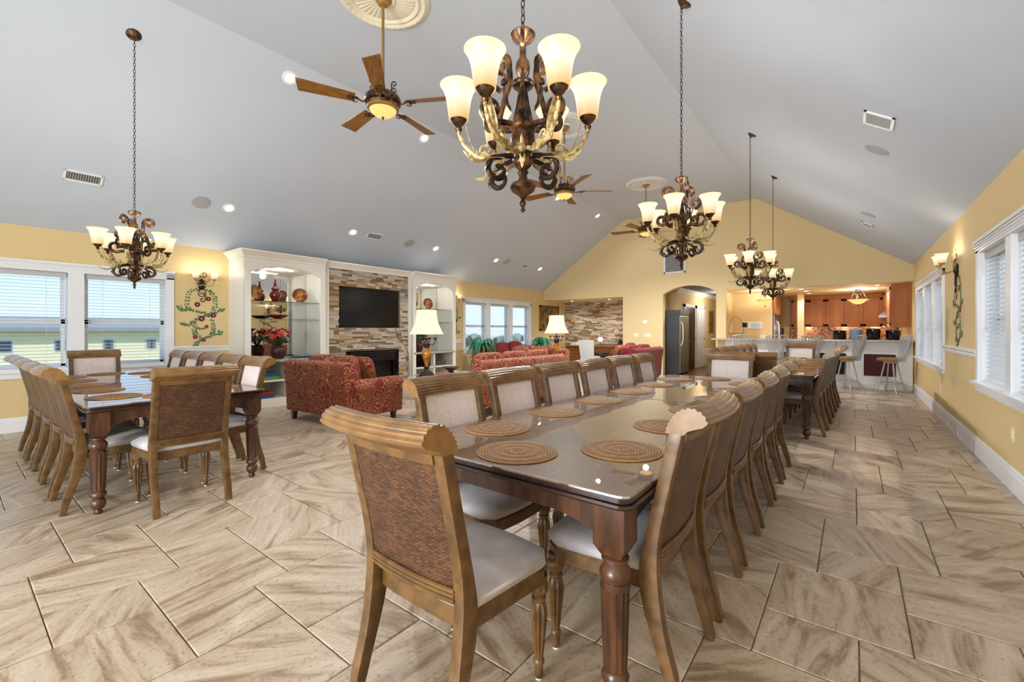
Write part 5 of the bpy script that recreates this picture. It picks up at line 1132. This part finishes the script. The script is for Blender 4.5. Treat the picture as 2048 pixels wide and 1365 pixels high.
# ------------------------------------------------------------------ kitchen cabinets (doors with raised panels)
def cab_door(par, a, b_, z0, z1, face, axis):
    # face: coordinate of the cabinet front; axis 'y' faces -Y, axis 'x' faces -X
    def bx(mb, u0, u1, w0, w1, t0, t1):
        if axis == 'y': mb.box(u0, u1, face - t1, face - t0, w0, w1)
        else: mb.box(face - t1, face - t0, u0, u1, w0, w1)
        return mb
    d = MB(); r = .06; bx(d, a, b_, z0, z0 + r, 0, .02); bx(d, a, b_, z1 - r, z1, 0, .02); bx(d, a, a + r, z0, z1, 0, .02); bx(d, b_ - r, b_, z0, z1, 0, .02); bx(d, a + r, b_ - r, z0 + r, z1 - r, 0, .008)
    o = part('door', d, 'maple', par, False); part('panel', bx(MB(), a + r + .025, b_ - r - .025, z0 + r + .025, z1 - r - .025, .006, .018), 'maple', o, False, bevel=.006)
    pm = MB(); (pm.tube([(b_ - .05, face - .022, z0 + .05), (b_ - .05, face - .045, z0 + .075), (b_ - .05, face - .022, z0 + .10)], .005, 5) if axis == 'y' else pm.tube([(face - .022, b_ - .05, z0 + .05), (face - .045, b_ - .05, z0 + .075), (face - .022, b_ - .05, z0 + .10)], .005, 5)); part('pull', pm, 'bronze_dark', o)
kc = thing('upper_cabinets', 'row of maple wall cabinets across the back of the kitchen', 'cabinet', (0, 0, 0)); part('carcass', MB().box(-1.55, .672, YB - .34, YB, 1.40, 2.26), 'maple_dark', kc, False)
part('cornice', MB().prism([(YB - .34, 2.24), (YB - .40, 2.35), (YB - .34, 2.358), (YB, 2.358), (YB, 2.24)], -1.6, .655, 'yz'), 'maple', kc, False)
for k in range(5): a = -1.52 + k * .44; cab_door(kc, a, a + .425, 1.42, 2.22, YB - .34, 'y')
kr = thing('tall_cabinets', 'maple wall cabinets along the kitchen side of the right wall', 'cabinet', (0, 0, 0)); part('carcass', MB().box(.68, WR - .003, 13.25, 14.35, 1.38, 2.35).box(.68, WR - .003, 15.35, YB - .35, 1.38, 2.35), 'maple', kr, False)
for a, b_ in ((13.27, 13.80), (13.81, 14.33), (15.37, 15.8), (15.81, 16.22)): cab_door(kr, a, b_, 1.40, 2.30, .68, 'x')
pe = MB(); r = .06; pe.box(.68, WR - .01, 13.23, 13.25, 1.38, 2.35); part('end_panel', pe, 'maple', kr, False); part('end_panel_field', MB().box(.74, WR - .06, 13.215, 13.232, 1.46, 2.27), 'maple', kr, False, bevel=.006)
hd = thing('range_hood', 'steel range hood between the kitchen wall cabinets', 'hood', (WR, 14.85, 1.62)); part('canopy', MB().loft([[(0, -.48, 0), (-.52, -.48, 0), (-.52, .48, 0), (0, .48, 0)], [(0, -.48, .05), (-.52, -.48, .05), (-.52, .48, .05), (0, .48, .05)], [(0, -.15, .30), (-.25, -.15, .30), (-.25, .15, .30), (0, .15, .30)]]), 'steel', hd, False); part('chimney', MB().box(-.25, 0, -.15, .15, .30, .72), 'steel', hd, False)
kb = thing('base_cabinets', 'maple base cabinets with granite worktop along the kitchen back and right wall', 'cabinet', (0, 0, 0)); part('carcass', MB().box(-1.6, WR - .003, YB - .6, YB, 0, .88).box(.42, WR - .003, 13.2, YB - .6, 0, .88), 'maple', kb, False); part('worktop', MB().box(-1.6, WR - .003, YB - .63, YB, .88, .92).box(.39, WR - .003, 13.2, YB - .6, .88, .92), 'granite', kb, False)
bs = thing('backsplash', 'brown mosaic tile backsplash under the kitchen cabinets', 'backsplash', (0, YB - .012, 0)); part('tiles', MB().box(-1.6, WR - .003, 0, .010, .922, 1.39), 'backsplash', bs, False)
rg = random.Random(11); tmx = mesh(MB().box(0, .044, -.006, 0, 0, .044), 'mosaic_tile', 'backsplash', False)
for k in range(50): o = link('mosaic_tile', tmx, bs, (-1.55 + k * .05, 0, 1.20 + .05 * (k % 2)))
for x in (-1.1, -.2, .5): lamp_light('light', (x, YB - .2, 1.37), 4, (1, .82, .55), .03)
def canister(x, y, z, r, h, m_, label):
    c = thing('canister', label, 'canister', (x, y, z)); part('body', MB().lathe([(0, 0), (r * .9, 0), (r, .02), (r, h * .85), (r * .92, h * .88), (0, h * .88)], 22), m_, c); part('lid', MB().lathe([(r, h * .86), (r, h * .93), (r * .4, h * .96), (.012, h * .97), (.018, h), (0, h * 1.02)], 20), m_, c)
canister(.05, 12.80, 1.091, .12, .24, 'pot_blue', 'pale blue ceramic canister on the bar'); canister(-.25, 12.80, 1.091, .13, .22, 'black_gloss', 'black pot with lid beside the blue canister'); canister(.36, 12.80, 1.091, .13, .26, 'black_gloss', 'black stockpot on the bar between canisters'); canister(.70, 12.80, 1.091, .13, .22, 'black_gloss', 'black pot nearest the right wall on the bar'); canister(-1.4, 12.80, 1.091, .04, .28, 'bronze_dark', 'slim dark bottle shape on the bar near the refrigerator')
# semi-flush bowl lights of the kitchen
def bowl_light(x, y, z, label):
    b_ = thing('bowl_ceiling_light', label, 'ceiling light', (x, y, z), group='scrolled bowl lights of the kitchen'); part('canopy', MB().lathe([(0, 0), (.07, 0), (.06, -.02), (.015, -.04), (.012, -.2), (0, -.2)], 20), 'bronze_dark', b_)
    part('bowl', MB().lathe([(0, -.385), (.06, -.375), (.12, -.345), (.17, -.295), (.225, -.268), (.225, -.262), (.16, -.285), (0, -.30)], 32), 'bowl_glow', b_); part('rim', MB().tube([(.21 * math.cos(2 * PI * q / 32), .21 * math.sin(2 * PI * q / 32), -.258) for q in range(33)], .009, 6, caps=False), 'bronze_dark', b_); part('finial', MB().lathe([(0, -.44), (.012, -.425), (.006, -.41), (.02, -.39), (0, -.38)], 12), 'bronze_dark', b_)
    for k in range(3):
        a = R(120 * k + 20); part('scroll_arm', MB().tube(polar(smoothpath([(.012, -.05), (.07, -.04), (.13, -.10), (.20, -.25)], 5), a), .007, 6).tube(polar(spiral(.09, -.10, .05, .012, R(60), R(400), 14), a), .006, 6), 'bronze_dark', b_)
    lamp_light('bulb', (0, 0, -.20), 30, (1, .9, .74), .06, b_)
bowl_light(-1.86, 13.45, 2.355, 'scrolled bowl light in front of the kitchen partition wall with the intercom'); bowl_light(.10, 14.5, 2.355, 'scrolled bowl light in front of the maple kitchen cabinets')
for k, (x, y) in enumerate(((-1.05, 13.5), (-1.0, 14.3), (-1.0, 15.2), (.45, 13.4), (.45, 14.2))):
    t = thing('recessed_light', '%s recessed light in the kitchen ceiling, counted from the bar' % ['first', 'second', 'third', 'fourth', 'fifth'][k], 'ceiling light', (x, y, 2.358)); part('trim_ring', MB().lathe([(.05, 0), (.052, -.005), (.075, -.004), (.08, 0)], 20, caps=False), 'trim_white', t); part('bulb', MB().lathe([(0, -.008), (.05, -.002), (0, 0)], 16), 'can_glow', t); lamp_light('light', (0, 0, -.03), 38, (1, .96, .9), .04, t, spot=R(150))
# refrigerators
def fridge(x, y, w, d, h, rz, label, handles):
    f = thing('refrigerator', label, 'refrigerator', (x, y, 0), rz); part('body', MB().box(-w / 2, w / 2, .03, d, .02, h), 'steel_dark', f, False); dw = w / handles
    for k in range(handles):
        dd = part('door', MB().box(-w / 2 + k * dw + .004, -w / 2 + (k + 1) * dw - .004, 0, .03, .06, h - .003), 'steel', f, False, bevel=.006); xh = (-w / 2 + dw - .06) if (handles == 2 and k == 0) else (-w / 2 + k * dw + .07); part('handle', MB().tube(smoothpath([(xh, -.005, h * .50), (xh, -.05, h * .56), (xh, -.06, h * .70), (xh, -.05, h * .84), (xh, -.005, h * .9)], 5), .011, 7), 'plastic_white', dd)
    part('kick_grille', MB().box(-w / 2, w / 2, .02, .04, 0, .055), 'black_matte', f, False)
    if handles == 1:
        part('top_grille', MB().box(-w / 2, w / 2, .0, d, h + .005, h + .17), 'steel_dark', f, False)
        for k in range(5): part('louvre', MB().box(-w / 2 + .02, w / 2 - .02, -.006, 0, h + .025 + k * .028, h + .037 + k * .028), 'steel_dark', f, False)
fridge(-3.93, 13.40, .84, .68, 1.72, R(90), 'tall stainless refrigerator just inside the arch', 1)
fridge(-1.76, 14.90, .90, .60, 1.74, R(90), 'stainless two-door refrigerator in the kitchen behind the bar', 2)
ov = thing('over_fridge_cabinet', 'small maple cabinet above the kitchen refrigerator', 'cabinet', (0, 0, 0)); part('carcass', MB().box(-2.3, -1.74, 14.42, 15.36, 1.742, 2.30), 'maple', ov, False)
for a in (14.43, 14.90):
    d_ = part('door', MB().box(-1.74, -1.72, a, a + .45, 1.77, 2.28), 'maple', ov, False); part('panel', MB().box(-1.722, -1.712, a + .08, a + .37, 1.90, 2.20), 'maple', d_, False, bevel=.004)
# intercom and outlet on the kitchen partition, doors and picture in the hall
ic = thing('intercom_panel', 'white intercom panel on the kitchen partition wall', 'panel', (-2.30, 14.2, 1.45)); part('housing', MB().box(-.26, .26, -.025, 0, -.1, .1), 'plastic_white', ic, False, bevel=.005); part('screen', MB().box(-.24, -.1, -.028, -.024, -.07, .07), 'black_gloss', ic, False); part('keypad', MB().box(.0, .22, -.03, -.024, -.07, .05), 'steel', ic, False)
plate('wall_outlet', 'ivory outlet plate on the kitchen partition wall', -2.02, 14.2, 1.12, 0, .16, .12, cells=2)
def panel_door(n, y0, y1, m_, h=2.05):
    d = part('door_%d' % n, MB().box(-4.32, -4.28, y0, y1, .01, h), m_, None, False); d['kind'] = 'structure'
    w = (y1 - y0 - .3) / 2
    for k in range(2):
        for za, zb in ((.15, .85), (1.0, 1.45), (1.55, 1.92)): part('panel', MB().box(-4.282, -4.272, y0 + .1 + k * (w + .1), y0 + .1 + k * (w + .1) + w, za, zb), m_, d, False, bevel=.008)
    part('casing', MB().box(-4.32, -4.27, y0 - .11, y0 - .01, 0, h + .1).box(-4.32, -4.27, y1 + .01, y1 + .11, 0, h + .1).box(-4.32, -4.27, y0 - .11, y1 + .11, h + .01, h + .11), 'door_white', d, False)
    part('handle', MB().tube([(-4.28, y1 - .08, 1.0), (-4.23, y1 - .08, 1.0), (-4.23, y1 - .18, 1.0)], .009, 6), 'black_matte', d)
panel_door(1, 14.70, 15.75, 'door_black'); panel_door(2, 16.05, 16.95, 'door_white')
pc = thing('framed_picture', 'brown framed picture on the hall wall beyond the white door', 'picture', (-4.32, 18.05, 1.62), R(90)); part('frame', MB().box(-.32, .32, -.03, 0, -.42, .42), 'picture_frame', pc, False, bevel=.006); part('canvas', MB().box(-.25, .25, -.034, -.028, -.34, .34), 'picture_dark', pc, False)
hl = thing('recessed_light', 'recessed light in the hall ceiling seen through the arch', 'ceiling light', (-3.5, 13.3, 2.618)); part('bulb', MB().lathe([(0, -.008), (.05, -.002), (0, 0)], 16), 'can_glow', hl); part('trim_ring', MB().lathe([(.05, 0), (.052, -.005), (.075, -.004), (.08, 0)], 20, caps=False), 'trim_white', hl); lamp_light('light', (0, 0, -.04), 45, (1, .95, .88), .05, hl, spot=R(150)); lamp_light('hall_light', (-3.5, 16.5, 2.3), 40, (1, .95, .88), .1)
